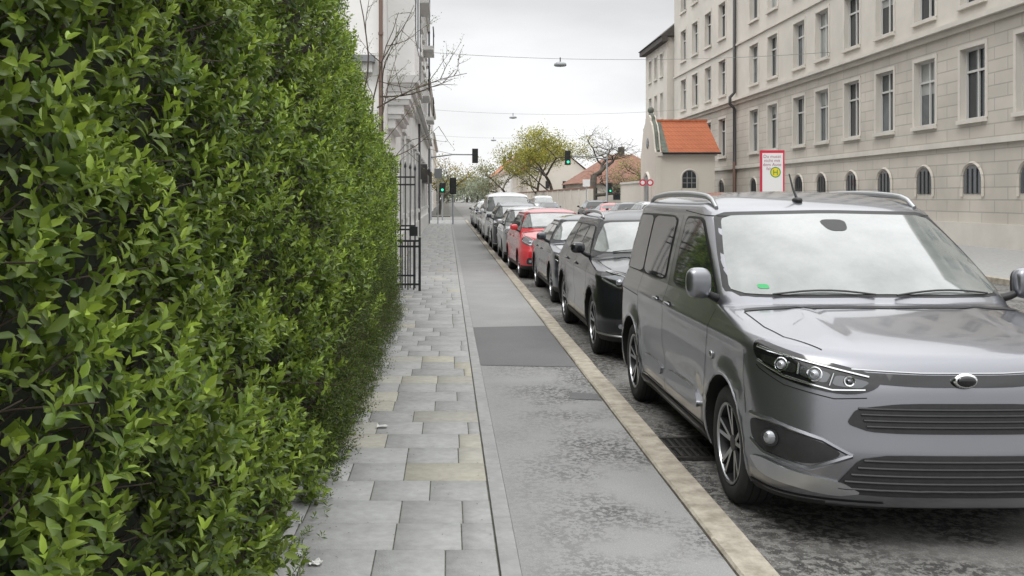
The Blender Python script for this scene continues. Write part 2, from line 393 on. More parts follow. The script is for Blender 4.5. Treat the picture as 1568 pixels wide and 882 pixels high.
# ---------------------------------------------------------------- ground
g=MB(); g.add([(-900,-60,-.03),(900,-60,-.03),(900,1500,-.03),(-900,1500,-.03)],[(0,1,2,3)],'ground_mat'); g.obj('ground')
r=MB(); r.add([(1.47,-20,0),(11.2,-20,0),(11.2,700,0),(1.47,700,0)],[(0,1,2,3)],'asphalt_road')
r.add([(-60,73,.004),(1.47,73,.004),(1.47,87,.004),(-60,87,.004)],[(0,1,2,3)],'asphalt_road')
for y in np.arange(90,400,6.0): r.box(6.0,6.12,y,y+3,.004,.006,'sign_white')
r.obj('road')
PZ=.08
def pavement():
    e=empty('pavement')
    b=MB(); 
    for (a,c) in ((-8,72),(89,600)):
        b.box(-1.6,.235,a,c,-.02,PZ-.008,'joint')
    b.obj('bedding',e)
    V=[];F=[];C=[]
    rows=0; y=-1.0
    while y<72:
        h=.37; off=(rows%2)*.17+random.choice([0,0,.08]); x=-1.28-off+.03
        while x<.232:
            wd=random.choice([.33,.33,.33,.50])
            a=max(x,-1.3); c=min(x+wd,.232)
            if c-a>.05:
                gpx=.003; bv=.004; z=PZ+random.uniform(-.0012,.0012); tx=random.uniform(-.001,.001)
                o=len(V); x0,x1,y0,y1=a+gpx,c-gpx,y+gpx,y+h-gpx
                V+=[(x0,y0,z-.006),(x1,y0,z-.006),(x1,y1,z-.006),(x0,y1,z-.006),(x0+bv,y0+bv,z),(x1-bv,y0+bv,z+tx),(x1-bv,y1-bv,z+tx),(x0+bv,y1-bv,z)]
                F+=[(o,o+1,o+5,o+4),(o+1,o+2,o+6,o+5),(o+2,o+3,o+7,o+6),(o+3,o,o+4,o+7),(o+4,o+5,o+6,o+7)]
                t=random.uniform(.29,.335); yel=random.random()<(.4 if 5.3<y<10 else .07)
                q=random.uniform(.5,1)
                c3=(t*(1+.14*q),t*(1+.09*q),t*(1-.12*q)) if yel else (t,t*1.008,t*.985)
                C+=[c3]*8
            x+=wd
        y+=h; rows+=1
    o=bpy.data.objects.new('slabs',fast_mesh('slabs',np.array(V),np.array(F),'slab',np.array(C))); COL.objects.link(o); o.parent=e
    s=MB(); y=-3
    while y<72:
        s.box(.238,.330,y+.002,y+.998,0,PZ+.003,'strip_stone',.003); y+=1
    s.obj('edging_stones',e)
    e2=empty('cycle_path'); c=MB()
    c.add([(.332,-8,PZ-.002),(1.279,-8,PZ-.002),(1.279,72,PZ-.002),(.332,72,PZ-.002)],[(0,1,2,3)],'asphalt_path')
    c.add([(.334,9.55,PZ+.002),(1.277,9.45,PZ+.002),(1.277,12.5,PZ+.002),(.334,12.35,PZ+.002)],[(0,1,2,3)],'asphalt_patch')
    c.add([(1.02,7.95,PZ+.002),(1.275,7.9,PZ+.002),(1.277,8.15,PZ+.002),(1.04,8.22,PZ+.002)],[(0,1,2,3)],'asphalt_patch')
    c.obj('surface',e2)
    e3=empty('kerb'); k=MB(); y=-6.3
    while y<72:
        j=random.uniform(-.005,.005); k.box(1.295+j,1.475+j,y+.003,y+.997,-.05,PZ+.006+random.uniform(-.003,.003),'kerbstone',.012); y+=1
    k.obj('kerb_stones',e3)
    d=MB(); d.box(1.50,1.86,6.38,6.92,-.02,.006,'dark_gap')
    for i in range(7): d.box(1.52+.05*i,1.54+.05*i,6.42,6.88,.006,.02,'grate')
    for yy in (6.38,6.64,6.90): d.box(1.5,1.86,yy-.015,yy+.015,.004,.024,'grate')
    d.obj('storm_drain')
    n=5000; y=rng.uniform(1.5,16,n); x=1.48+rng.exponential(.16,n); 
    gg=leaf_geo(np.stack([x,y,np.full(n,.006)],1),np.stack([rng.normal(size=n),rng.normal(size=n),rng.normal(size=n)*.3],1),np.tile([0,0,1.],(n,1)),rng.uniform(.004,.014,n),rng.uniform(.004,.011,n),np.tile([.30,.28,.24],(n,1))*rng.uniform(.3,1.4,(n,1)),False)
    o=bpy.data.objects.new('gutter_grit',fast_mesh('gutter_grit',gg[0],gg[1],'leaf_far',gg[2])); COL.objects.link(o)
    s=MB(); s.box(-2.2,-1.303,-6,19,-.02,PZ-.004,'soil'); s.box(-1.30,-.86,-6,17,PZ+.002,PZ+.004,'soil')
    s.obj('hedge_bed')
    b=MB(); b.box(11.2,11.38,-20,72,-.02,.12,'kerbstone',.01); b.box(11.385,13,-20,600,-.02,.11,'strip_stone'); b.box(13.01,18.2,-20,57,-.02,.105,'strip_stone'); b.obj('far_pavement')
    n=900; y=rng.uniform(2.5,16,n); x=np.concatenate([rng.normal(-.64,.10,n//2),rng.uniform(-.8,1.5,n-n//2)]); z=np.full(n,PZ+.006)
    Gg=leaf_geo(np.stack([x,y,z],1),np.stack([rng.normal(size=n),rng.normal(size=n),np.zeros(n)],1),np.tile([0,0,1.],(n,1))+rng.normal(size=(n,3))*.1,rng.uniform(.005,.016,n),np.full(n,.007),np.tile([.12,.09,.04],(n,1))*rng.uniform(.5,1.6,(n,1)),False)
    o=bpy.data.objects.new('fallen_leaves',fast_mesh('fallen_leaves',Gg[0],Gg[1],'leaf_far',Gg[2])); COL.objects.link(o)
pavement()
def litter(loc,s,seed):
    rr=random.Random(seed); mb=MB(); nn=7; V=[]
    for i in range(nn):
        for j in range(nn): V.append(((i/(nn-1)-.5)*s+rr.gauss(0,s*.05),(j/(nn-1)-.5)*s*.7+rr.gauss(0,s*.05),abs(rr.gauss(0,s*.13))))
    F=[(i*nn+j,(i+1)*nn+j,(i+1)*nn+j+1,i*nn+j+1) for i in range(nn-1) for j in range(nn-1)]
    mb.add(V,F,'paper'); mb.obj('crumpled_paper',loc=loc)
litter((-.475,6.95,PZ+.01),.07,1); litter((-.60,4.35,PZ+.01),.06,2)
# ---------------------------------------------------------------- cars
def pchip(Y,sub):
    Y=np.array(Y,float); n=len(Y); d=np.diff(Y,axis=0); m=np.zeros_like(Y); m[0]=d[0]; m[-1]=d[-1]
    for i in range(1,n-1):
        a,b=d[i-1],d[i]; ok=(a*b)>0; m[i]=np.where(ok,2*a*b/np.where(ok,a+b,1),0)
    out=[]
    for i in range(n-1):
        for k in range(sub):
            t=k/sub; h00=2*t**3-3*t*t+1;h10=t**3-2*t*t+t;h01=-2*t**3+3*t*t;h11=t**3-t*t
            out.append(h00*Y[i]+h10*m[i]+h01*Y[i+1]+h11*m[i+1])
    out.append(Y[-1]); return np.array(out)
def chaikin(p,it,q=.25):
    p=[Vector(a) for a in p]
    for _ in range(it):
        o=[]
        for i in range(len(p)):
            a,b=p[i],p[(i+1)%len(p)]; o+=[a*(1-q)+b*q,a*q+b*(1-q)]
        p=o; 
    return p
def inpoly(x,y,P):
    c=False; n=len(P)
    for i in range(n):
        a,b=P[i],P[i-1]
        if (a[1]>y)!=(b[1]>y) and x<(b[0]-a[0])*(y-a[1])/(b[1]-a[1])+a[0]: c=not c
    return c
class Car:
    def __init__(s,T):
        s.T=T; L,W,H=T['L'],T['W'],T['H']; w=W/2; zn=T['zn']; zb=T['zb']; yc,zc,yt,zt=T['yc'],T['zc'],T['yt'],T['zt']
        yrt,zrt,yrb,zrb,ztr=T['yrt'],T['zrt'],T['yrb'],T['zrb'],T['ztr']; zse=T['zse']; rw=T['rw']
        zf4=min(.60,zn-.27); zs4=min(.62,zb-.38); zf3=min(.46,zf4-.08); zs3=min(.47,zs4-.08)
        R=[(.16,.20,L-.10,.26,w-.13,.19,.52,.3,2.8),(.05,.235,L-.04,.30,w-.05,.225,.50,.3,2.8),(.0,.33,L,.40,w-.014,.33,.50,.28,2.7),(.0,zf3,L,.52,w,zs3,.48,.28,2.7),
           (.02,zf4,L-.005,.62,w+.002,zs4,.48,.27,2.7),(.045,zn-.2,L-.01,.62+(ztr-.62)*.4,w,zb-.32,.50,.26,2.6),(.085,zn-.09,L-.015,.62+(ztr-.62)*.7,w-.004,zb-.2,.52,.25,2.6),
           (.125,zn-.03,L-.02,.62+(ztr-.62)*.9,w-.010,zb-.125,.52,.25,2.5),(.19,zn,L-.03,ztr,w-.018,zb-.085,.52,.25,2.5)]
        for g in (.15,.4,.7,.92,1):
            R.append((.19+(yc-.19)*g,zn+(zc-zn)*g**.75,L-.03+(yrb-L+.03)*g,ztr+(zrb-ztr)*g,w-.018-.03*g,zb-.085+.085*g,.52-.2*g,.25,2.5))
        for f in (.10,.35,.65,.9,1):
            bl=.03*math.sin(f*math.pi)
            R.append((yc+(yt-yc)*f-bl,zc+(zt-zc)*f+bl*.3,yrb+(yrt-yrb)*f,zrb+(zrt-zrb)*f,(w-.05)+(rw-(w-.05))*f**1.15,zb+(zse-zb)*f,.32-.1*f,.25-.05*f,2.6))
        ym=(yt+yrt)/2
        for q in (.12,.3,.5,.75,1):
            k=1-(1-q)**2.4
            R.append((yt+(ym-.1-yt)*q**1.15,zt+(H-zt)*k,yrt+(ym+.1-yrt)*q**1.15,zrt+(H-zrt)*k,rw*(1-q**1.25)+.03,zse+(H-zse)*k,.22*(1-q)+.03,.2*(1-q)+.03,2.6))
        K=pchip(R,4); NA,NS,NR=22,44,12
        V=[]
        for (yf,zf,yr,zr,ww,zs,af,ar,n) in K:
            half=[]
            for i in range(NA+1):
                ph=math.pi/2*i/NA; x=ww*math.sin(ph)**(2/n); y=yf+af*(1-max(0,math.cos(ph))**(2/n)); sx=x/ww
                half.append((x,y,zf+(zs-zf)*sx**3))
            y0=yf+af; y1=yr-ar
            for i in range(1,NS): half.append((ww,y0+(y1-y0)*i/NS,zs))
            for i in range(NR+1):
                ph=math.pi/2*(1-i/NR); x=ww*max(0,math.sin(ph))**(2/n); y=yr-ar*(1-max(0,math.cos(ph))**(2/n)); sx=x/ww
                half.append((x,y,zr+(zs-zr)*sx**3))
            loop=half+[(-x,y,z) for x,y,z in half[-2:0:-1]]
            V.append(loop)
        m=len(V[0]); wf,wr,rad=T['wf'],T['wr'],T['r']
        A=np.array(V)
        side=np.abs(A[:,:,0])
        sg=np.sign(A[:,:,0])
        for wy in (wf,wr):
            rr=np.sqrt((A[:,:,1]-wy)**2+(A[:,:,2]-rad)**2)
            A[:,:,0]+=sg*np.where(side>w*.75,1,0)*.020*np.exp(-((rr-rad-.07)/.055)**2)*(A[:,:,2]<zb-.05)
        mid=np.clip((A[:,:,1]-wf-.5)/.2,0,1)*np.clip((wr-.45-A[:,:,1])/.2,0,1)
        A[:,:,0]+=-sg*(side>w*.75)*mid*.022*np.exp(-((A[:,:,2]-.54)/.10)**2)
        A[:,:,0]+=sg*(side>w*.75)*.009*np.exp(-((A[:,:,2]-(zb-.14))/.03)**2)
        hood=(A[:,:,2]>zn-.04)&(A[:,:,1]<yc-.02)
        A[:,:,2]+=hood*.012*(np.exp(-((side-w*.55)/.035)**2))*np.clip((A[:,:,1]-.2)/.25,0,1)
        vs=A.reshape(-1,3).tolist(); fs=[]
        for i in range(len(V)-1):
            for k in range(m): fs.append((i*m+k,i*m+(k+1)%m,(i+1)*m+(k+1)%m,(i+1)*m+k))
        fs.append(tuple(range(m-1,-1,-1))); o=(len(V)-1)*m; fs.append(tuple(range(o,o+m)))
        s.bvh=BVHTree.FromPolygons([Vector(v) for v in vs],fs)
        me=bpy.data.meshes.new('tmpb'); me.from_pydata(vs,[],fs)
        bm=bmesh.new(); bm.from_mesh(me); bmesh.ops.remove_doubles(bm,verts=bm.verts,dist=1e-5); bmesh.ops.recalc_face_normals(bm,faces=bm.faces); bm.to_mesh(me); bm.free()
        ob=bpy.data.objects.new('tmpb',me); COL.objects.link(ob)
        cm=MB(); ra=rad+.055
        for wy in (wf,wr):
            for sg in (-1,1):
                vs2=[];n=48
                for x in (w-.34,w+.3):
                    for k in range(n):
                        t=2*math.pi*k/n; vs2.append((sg*x,wy+ra*math.cos(t),rad+ra*math.sin(t)))
                cm.add(vs2,[tuple((k,(k+1)%n,n+(k+1)%n,n+k)) for k in range(n)]+[tuple(range(n-1,-1,-1)),tuple(range(n,2*n))],'dark_gap')
        cme=cm.mesh('tmpc'); bm=bmesh.new(); bm.from_mesh(cme); bmesh.ops.recalc_face_normals(bm,faces=bm.faces); bm.to_mesh(cme); bm.free()
        co=bpy.data.objects.new('tmpc',cme); COL.objects.link(co)
        md=ob.modifiers.new('b','BOOLEAN'); md.object=co; md.operation='DIFFERENCE'; md.solver='EXACT'
        nm=None
        for solver in ('EXACT','FAST','NONE'):
            if solver=='NONE': md.show_viewport=False
            else: md.solver=solver
            bpy.context.view_layer.update(); dg=bpy.context.evaluated_depsgraph_get(); nm=bpy.data.meshes.new_from_object(ob.evaluated_get(dg))
            zz=[v.co.z for v in nm.vertices]
            if len(nm.polygons)>len(me.polygons)*.75 and zz and max(zz)>H-.05 and min(zz)<.25: break
        bpy.data.objects.remove(ob); bpy.data.objects.remove(co)
        nm.materials.clear(); nm.materials.append(MATS['paint_gray']); nm.materials.append(MATS['dark_gap']); nm.materials.append(MATS['plastic_black'])
        for p in nm.polygons:
            c=p.center; mi=0
            for wy in (wf,wr):
                rr=math.hypot(c.y-wy,c.z-rad)
                if rr<ra+.004 and abs(c.x)<w+.05 and (abs(rr-ra)<.006 and abs(p.normal.x)<.5 or abs(abs(c.x)-(w-.34))<.004): mi=1
            if c.z<.30 and mi==0 : mi=2 if not T.get('lowpaint') else 0
            if c.z<.24 and mi==0: mi=2
            p.material_index=mi; p.use_smooth=True
        nm.set_sharp_from_angle(angle=math.radians(40)); nm.name=T['n']+'_body'
        s.parts=[('body',nm)]
        s.gl=MB(); s.tr=MB(); s.la=MB()
        for sx in (-1,1):
            for wy in (wf,wr):
                pts=[]
                for a in np.linspace(math.radians(-14),math.radians(194),40):
                    y=wy+(ra+.012)*math.cos(a); z=rad+(ra+.012)*math.sin(a)
                    if z<.23: continue
                    h=s.ray(y,z,'L')
                    if h: pts.append((sx*(abs(h[0].x)-.006),y,z))
                s.tr.tube(pts,.012,'plastic_black' if T.get('cladding') else 'paint_gray',6)
    def ray(s,u,v,mode):
        if mode=='L': o=Vector((-3,u,v)); d=Vector((1,0,0))
        elif mode=='F': o=Vector((u,-3,v)); d=Vector((0,1,0))
        elif mode=='B': o=Vector((u,9,v)); d=Vector((0,-1,0))
        elif mode=='T': o=Vector((u,v,4)); d=Vector((0,0,-1))
        elif mode=='C': d=Vector((.6,.8,0)); o=Vector((.8,-.6,0))*u+Vector((0,0,v))-d*4
        h,n,i,_=s.bvh.ray_cast(o,d)
        if h is None: return None
        if n.dot(d)>0: n=-n
        return h,n
    def patch(s,mb,poly,mode,off,m,res=.05,sym=True,sm=2,q=.25,skirt=0):
        P=chaikin(poly,sm,q)
        B=[]
        for i in range(len(P)):
            a,b=P[i],P[(i+1)%len(P)]; k=max(1,int((b-a).length/res))
            for j in range(k): B.append(a+(b-a)*j/k)
        xs=[p[0] for p in B]; ys=[p[1] for p in B]; V=[Vector((p[0],p[1])) for p in B]; nb=len(V)
        x=min(xs)+res*.5
        while x<max(xs):
            y=min(ys)+res*.5
            while y<max(ys):
                if inpoly(x,y,B) and min((p[0]-x)**2+(p[1]-y)**2 for p in B)>(res*.35)**2: V.append(Vector((x,y)))
                y+=res
            x+=res
        R=delaunay_2d_cdt(V,[],[list(range(nb))],1,1e-6)
        vs=[];ok=[]
        for p in R[0]:
            h=s.ray(p[0],p[1],mode)
            if h: vs.append(h[0]+h[1]*off); ok.append(True)
            else: vs.append(Vector((0,0,0))); ok.append(False)
        fs=[]
        for f in R[2]:
            if all(ok[i] for i in f):
                e=max((vs[f[i]]-vs[f[i-1]]).length for i in range(3))
                if e<res*8: fs.append(f)
        if skirt:
            rim=[]
            for p in B:
                h=s.ray(p[0],p[1],mode)
                if h: rim.append((h[0]+h[1]*off,h[0]-h[1]*.003))
            k=len(rim); mb.add([a for a,b in rim]+[b for a,b in rim],[(i,(i+1)%k,k+(i+1)%k,k+i) for i in range(k)],m,False)
            if sym: mb.add([(-a.x,a.y,a.z) for a,b in rim]+[(-b.x,b.y,b.z) for a,b in rim],[(i,(i+1)%k,k+(i+1)%k,k+i) for i in range(k)],m,False)
        mb.add(vs,fs,m,True)
        if sym: mb.add([(-v.x,v.y,v.z) for v in vs],[tuple(reversed(f)) for f in fs],m,True)
    def strip(s,mb,pts,mode,w,m,off=.002,sym=True):
        R=chain_pts(pts,.03); vs=[];ok=[]
        for i,p in enumerate(R):
            d=(R[min(i+1,len(R)-1)]-R[max(i-1,0)]).normalized(); nn=Vector((-d.y,d.x))*w/2
            for q in (p-nn,p+nn):
                h=s.ray(q.x,q.y,mode)
                ok.append(h is not None); vs.append(h[0]+h[1]*off if h else Vector((0,0,0)))
        fs=[(2*i,2*i+1,2*i+3,2*i+2) for i in range(len(R)-1) if ok[2*i] and ok[2*i+1] and ok[2*i+2] and ok[2*i+3]]
        mb.add(vs,fs,m,True)
        if sym: mb.add([(-v.x,v.y,v.z) for v in vs],fs,m,True)
    def rod(s,mb,pts,mode,r,m,off=.0,sym=True):
        P=chain_pts(pts,.03); Q=[]
        for p in P:
            h=s.ray(p.x,p.y,mode)
            if h: Q.append(h[0]+h[1]*off)
        if len(Q)<2: return
        mb.tube(Q,r,m,6)
        if sym: mb.tube([(-v.x,v.y,v.z) for v in Q],r,m,6)
    def finish(s):
        for n,mb in (('windows',s.gl),('trim',s.tr),('lamps',s.la)):
            s.parts.append((n,mb.mesh(s.T['n']+'_'+n,50)))
        T=s.T; w=T['W']/2; r=T['r']; k=r/.33
        for i,(sx,wy) in enumerate(((-1,T['wf']),(1,T['wf']),(-1,T['wr']),(1,T['wr']))):
            mb=MB(); c=(sx*(w-.115),wy,r)
            mb.lathe([(a*k,b) for a,b in ((.205,-.09),(.27,-.105),(.305,-.10),(.325,-.08),(.33,-.04),(.33,.04),(.325,.078),(.308,.096),(.28,.104),(.25,.100),(.232,.092),(.225,.086))],c,'tyre','x',48,sx)
            for gx in (-.045,0,.045): mb.lathe([(.3306*k,gx-.004),(.3306*k,gx+.004)],c,'dark_gap','x',48,sx)
            mb.lathe([(a*k,b) for a,b in ((.226,.088),(.228,.096),(.222,.098),(.214,.094),(.21,.08))],c,'rim_silver' if T.get('silver',1) else 'rim_dark','x',48,sx)
            mb.lathe([(a*k,b) for a,b in ((.211,.085),(.20,.05),(.195,-.06))],c,'rim_dark','x',48,sx)
            mb.lathe([(.2*k,-.02),(.001,-.02)],c,'dark_gap','x',32,sx)
            mb.lathe([(.14*k,.0),(.14*k,.012),(.05,.012)],c,'metal_gray','x',32,sx)
            mb.lathe([(.055*k,.01),(.055*k,.062),(.045*k,.072),(.0,.074)],c,'rim_dark','x',24,sx)
            ns=5
            for q in range(ns):
                for dlt in (-.19,.19):
                    a0=2*math.pi*q/ns+.3; a1=a0+dlt; 
                    p0=Vector((0,math.cos(a0+dlt*.35)*.045*k,math.sin(a0+dlt*.35)*.045*k)); p1=Vector((0,math.cos(a1)*.212*k,math.sin(a1)*.212*k))
                    d=(p1-p0).normalized(); nn=Vector((0,-d.z,d.y))
                    def ring(p,hw,x0,x1): return [p+nn*hw+Vector((x0,0,0)),p-nn*hw+Vector((x0,0,0)),p-nn*hw*.75+Vector((x1,0,0)),p+nn*hw*.75+Vector((x1,0,0))]
                    A=ring(p0,.016*k,.02,.068)+ring(p1,.015*k,.04,.088)
                    A=[(c[0]+sx*v.x,c[1]+v.y,c[2]+v.z) for v in A]
                    mb.add(A,[(0,1,5,4),(1,2,6,5),(3,0,4,7),(0,3,2,1),(4,5,6,7)],'rim_dark')
                    B=[A[2],A[3],A[7],A[6]]; B=[(v[0]+sx*.0015,v[1],v[2]) for v in B]
                    mb.add(B,[(0,1,2,3)],'rim_silver')
            s.parts.append(('wheel_%d'%(i+1),mb.mesh(T['n']+'_wheel',35)))
    def place(s,name,paint,x,y,flip=False,rz=0):
        e=empty(name,(x,y,.002),(math.pi if flip else 0)+rz)
        for n,me in s.parts:
            o=bpy.data.objects.new(n,me); COL.objects.link(o); o.parent=e
            for i,sl in enumerate(o.material_slots):
                if sl.material and sl.material.name=='paint_gray': sl.link='OBJECT'; sl.material=MATS[paint]
        return e
def chain_pts(pts,step):
    pts=[Vector(p) for p in pts]; R=[]
    for i in range(len(pts)-1):
        k=max(1,int((pts[i+1]-pts[i]).length/step))
        for j in range(k): R.append(pts[i]+(pts[i+1]-pts[i])*j/k)
    R.append(pts[-1]); return R
def yA(T,z): 
    f=(z-T['zc'])/(T['zt']-T['zc']); return T['yc']+(T['yt']-T['yc'])*f
def yR(T,z):
    f=(z-T['zrb'])/(T['zrt']-T['zrb']); return T['yrb']+(T['yrt']-T['yrb'])*f
def plate(c,z,txt,mode='F'):
    h=c.ray(.2,z+.05,mode); y=h[0].y-.02 if mode=='F' else h[0].y+.02; sg=1 if mode=='F' else -1
    c.la.box(-.26,.26,y,y+sg*.03,z,z+.11,'plastic_black'); 
    c.la.add([(-.255,y-sg*.002,z+.004),(.255,y-sg*.002,z+.004),(.255,y-sg*.002,z+.106),(-.255,y-sg*.002,z+.106)],[(0,1,2,3)],'plate_white')
    c.la.add([(-.255*sg,y-sg*.004,z+.004),(-.218*sg,y-sg*.004,z+.004),(-.218*sg,y-sg*.004,z+.106),(-.255*sg,y-sg*.004,z+.106)],[(0,1,2,3)],'plate_blue')
    c.la.text(txt,.098,lambda a,b:(sg*(a+.015),y-sg*.004,z+.02+b),'plastic_black')
def car_details(c):
    T=c.T; w=T['W']/2; zl=T['zb']+.03; zu=T['zse']-.055; zn=T['zn']; L=T['L']
    for grp in T['wins']:
        def poly(a,b,e,mid=False):
            P=[]
            if a=='A': P+=[(yA(T,zl)+T['ao']-e,zl-e*.6),(yA(T,(zl+zu)/2)+T['ao']*.86-e,(zl+zu)/2),(yA(T,zu)+T['ao']*.85-e,zu+e*.6)]
            else: P+=[(a-e,zl-e*.6),(a-e,(zl+zu)/2),(a-e,zu+e*.6)]
            if b=='R': P+=[(yR(T,zu)-T['ro']+e,zu+e*.6),(yR(T,(zl+zu)/2)-T['ro']*.9+e,(zl+zu)/2),(yR(T,zl)-T['ro']*.8+e,zl-e*.3+T.get('rk',0))]
            else: P+=[(b+e,zu+e*.6),(b+e,(zl+zu)/2),(b+e,zl-e*.6)]
            return P
        c.patch(c.gl,poly(grp[0][0],grp[-1][1],.028),'L',.0025,'plastic_black',.06,True,2,.12)
        for a,b in grp: c.patch(c.gl,poly(a,b,0),'L',.006,'car_glass',.06,True,2,.12)
    zc,zt=T['zc'],T['zt']; xb=w-.10; xt=T['rw']-.06; zbm=zc+.035
    wp=lambda e:[(-xb-e,zbm-e*.4),(0,zbm+.01-e*.4),(xb+e,zbm-e*.4),((xb+xt)/2+e+.01,(zbm+zt)/2),(xt+e,zt-.02+e*.8),(0,zt-.005+e*.8),(-xt-e,zt-.02+e*.8),(-(xb+xt)/2-e-.01,(zbm+zt)/2)]
    c.patch(c.gl,wp(.02),'F',.002,'plastic_black',.06,False,2,.1)
    c.patch(c.gl,wp(-.012),'F',.006,'windshield_glass',.05,False,2,.1)
    zrb,zrt=T['zrb'],T['zrt']
    c.patch(c.gl,[(-xb+.06,zrb+.06),(xb-.06,zrb+.06),(xt-.02,zrt-.05),(-xt+.02,zrt-.05)],'B',.005,'car_glass',.06,False,2,.1)
    g='dark_gap'
    for ln in T['lines']: c.strip(c.tr,ln,'L',.006,g)
    hy=T['yc']-.02
    c.strip(c.tr,[(-(w-.12),hy+.02),(-(w-.13),hy-.3),(-(w-.17),.42),(-(w-.30),.24)],'T',.006,g)
    c.strip(c.tr,[(-(w-.13),hy+.05),(-(w*.5),hy-.02+.0),(0,hy-.05)],'T',.05,'plastic_black',.004)
    for s0 in (-1,1):
        pts=[]
        for t in np.linspace(0,1,8):
            x=(-.60 if s0<0 else .10)+.58*t; z=zc+.035+.05*math.sin(t*3.0)*.5
            h=c.ray(x,z,'F')
            if h: pts.append(h[0]+h[1]*.018)
        if len(pts)>2: c.tr.tube(pts,.006,'plastic_black',6)
    my=yA(T,zl)+T['ao']-.02+.05; mz=zl+.05; mh=T.get('mh',.065); mw=T.get('mw',.085)
    for sx in (-1,1):
        h=c.ray(my,mz-.06,'L'); hx=abs(h[0].x) if h else w
        c.tr.sell((sx*(hx+.05+mw),my-.05,mz+.05),(mw,.055,mh),'paint_gray',.68,24,14)
        c.tr.sell((sx*(hx+.05+mw),my-.015,mz+.045),(mw*.9,.045,mh*.9),'plastic_black',.6)
        c.tr.tube([(sx*(hx-.01),my-.0,mz-.05),(sx*(hx+.04),my-.03,mz-.03),(sx*(hx+.09),my-.05,mz)],[.028,.024,.02],'plastic_black',8)
    for (hy2,hz) in T['handles']:
        for sx in (-1,1):
            h=c.ray(hy2,hz,'L'); X=abs(h[0].x)
            c.tr.sell((sx*(X+.018),hy2,hz),(.012,.085,.013),'paint_gray',.6,12,8)
            c.tr.sell((sx*(X+.001),hy2,hz-.005),(.004,.05,.024),'dark_gap',.8,12,8)
    c.strip(c.tr,[(T['wf']+T['r']+.07,.26),(T['wr']-T['r']-.07,.26)],'L',.09,'plastic_black',.008)
    c.patch(c.la,[(-w+.005,T['ztr']-.28),(-w+.20,T['ztr']-.28),(-w+.2,T['ztr']),(-w+.01,T['ztr']+.02)],'B',.008,'lamp_red',.04,True,2,.15)
    plate(c,.60,'M KX 482','B')
    if T['n']!='mpv':
        uo=-(w*.8+.235); ui=-(w*.50*.8+.03)
        hl=[(uo,zn-.005+.03),(uo+.03,zn-.10),(uo+.25,zn-.185),(ui-.02,zn-.19),(ui+.02,zn-.12),(ui-.15,zn-.07),(uo+.25,zn-.015)]
        big=T.get('bighl',0)
        c.patch(c.la,hl,'C',.004,'lamp_dark',.04)
        cx=sum(p[0] for p in hl)/7; cz=sum(p[1] for p in hl)/7
        if big: c.patch(c.la,[(cx+(u-cx)*.84,cz+(z-cz)*.72) for u,z in hl],'C',.008,'lamp_lens',.04)
        c.rod(c.la,[(uo+.05,zn-.075),(uo+.27,zn-.155),(ui-.03,zn-.165)],'C',.008,'chrome',.006)
        c.rod(c.la,[(uo+.05,zn-.0),(uo+.27,zn-.035),(ui-.12,zn-.085)],'C',.006,'chrome',.006)
        for uu in (uo+.27,uo+.42):
            h=c.ray(uu,zn-.10,'C')
            for sx in (-1,1):
                c.la.sell((sx*abs(h[0].x),h[0].y,h[0].z),(.040,.040,.034),'lamp_lens',1,14,10)
        gw=w*T.get('gw',.50)
        c.patch(c.tr,[(-gw,zn-.10),(-gw*.85,zn-.24),(gw*.85,zn-.24),(gw,zn-.10),(gw*.9,zn-.07),(-gw*.9,zn-.07)],'F',.004,'piano_black',.05,False,2,.12)
        for k in (0,1,2): c.rod(c.tr,[(-gw*.85,zn-.115-.04*k),(gw*.85,zn-.115-.04*k)],'F',.006,'satin_silver' if T.get('chr') else 'plastic_black',.004,False)
        c.tr.sell((0,.062,zn-.155),(.055,.02,.055),'chrome',1,18,10)
        c.patch(c.tr,[(-w*.62,.30),(w*.62,.30),(w*.55,.42),(-w*.55,.42)],'F',.005,'plastic_black',.05,False,2,.15)
        c.patch(c.tr,[(-w*.86,.33),(-w*.70,.32),(-w*.68,.46),(-w*.84,.47)],'F',.006,'piano_black',.04,True,2,.2)
        c.patch(c.la,[(-w*.80,.37),(-w*.73,.37),(-w*.73,.42),(-w*.80,.42)],'F',.010,'lamp_lens',.02,True,2,.25)
        if T.get('cladding'): c.rod(c.tr,[(-1.0,.30),(-.62,.285),(-.40,.29)],'C',.012,'satin_silver',.004)
        plate(c,.46,T.get('pl','M AB 1234'))
    if T.get('rails'):
        for sx in (-1,1):
            pts=[];y0,y1=T['rails']
            for t in np.linspace(0,1,22):
                y=y0+(y1-y0)*t; X=T['rw']-.075; h=c.ray(-X,y,'T'); z=h[0].z
                lift=.058*min(1,math.sin(math.pi*t)**.45*1.0)
                pts.append((sx*X,y,z+lift+.004))
            c.tr.tube(pts,[.014+.010*math.sin(math.pi*i/21)**.5 for i in range(22)],'satin_silver',8)
TYPES={}
def ctype(**T):
    c=Car(T); TYPES[T['n']]=c; car_details(c); return c
mpv=ctype(n='mpv',L=4.40,W=1.85,H=1.80,zn=.985,yc=.93,zc=1.13,yt=1.80,zt=1.655,yrt=4.20,zrt=1.67,yrb=4.34,zrb=1.14,ztr=1.05,zb=1.10,zse=1.655,rw=.755,wf=.90,wr=3.685,r=.335,ao=.30,ro=.17,lowpaint=1,mh=.095,mw=.075,
   wins=[[('A',2.38)],[(2.66,3.42),(3.47,'R')]],
   lines=[[(1.36,.33),(1.34,.6),(1.30,.9),(1.22,1.07)],[(1.36,.33),(2.46,.31)],[(2.46,.31),(2.52,.6),(2.52,1.1),(2.50,1.62)],[(2.56,.33),(3.22,.33),(3.36,.62),(3.44,.78),(3.46,1.6)],[(1.75,1.62),(2.48,1.655)],[(3.44,.93),(4.34,.95)],[(4.12,.35),(4.15,1.0)]],
   handles=[(2.33,.98),(2.72,.98)],rails=(1.95,4.05))
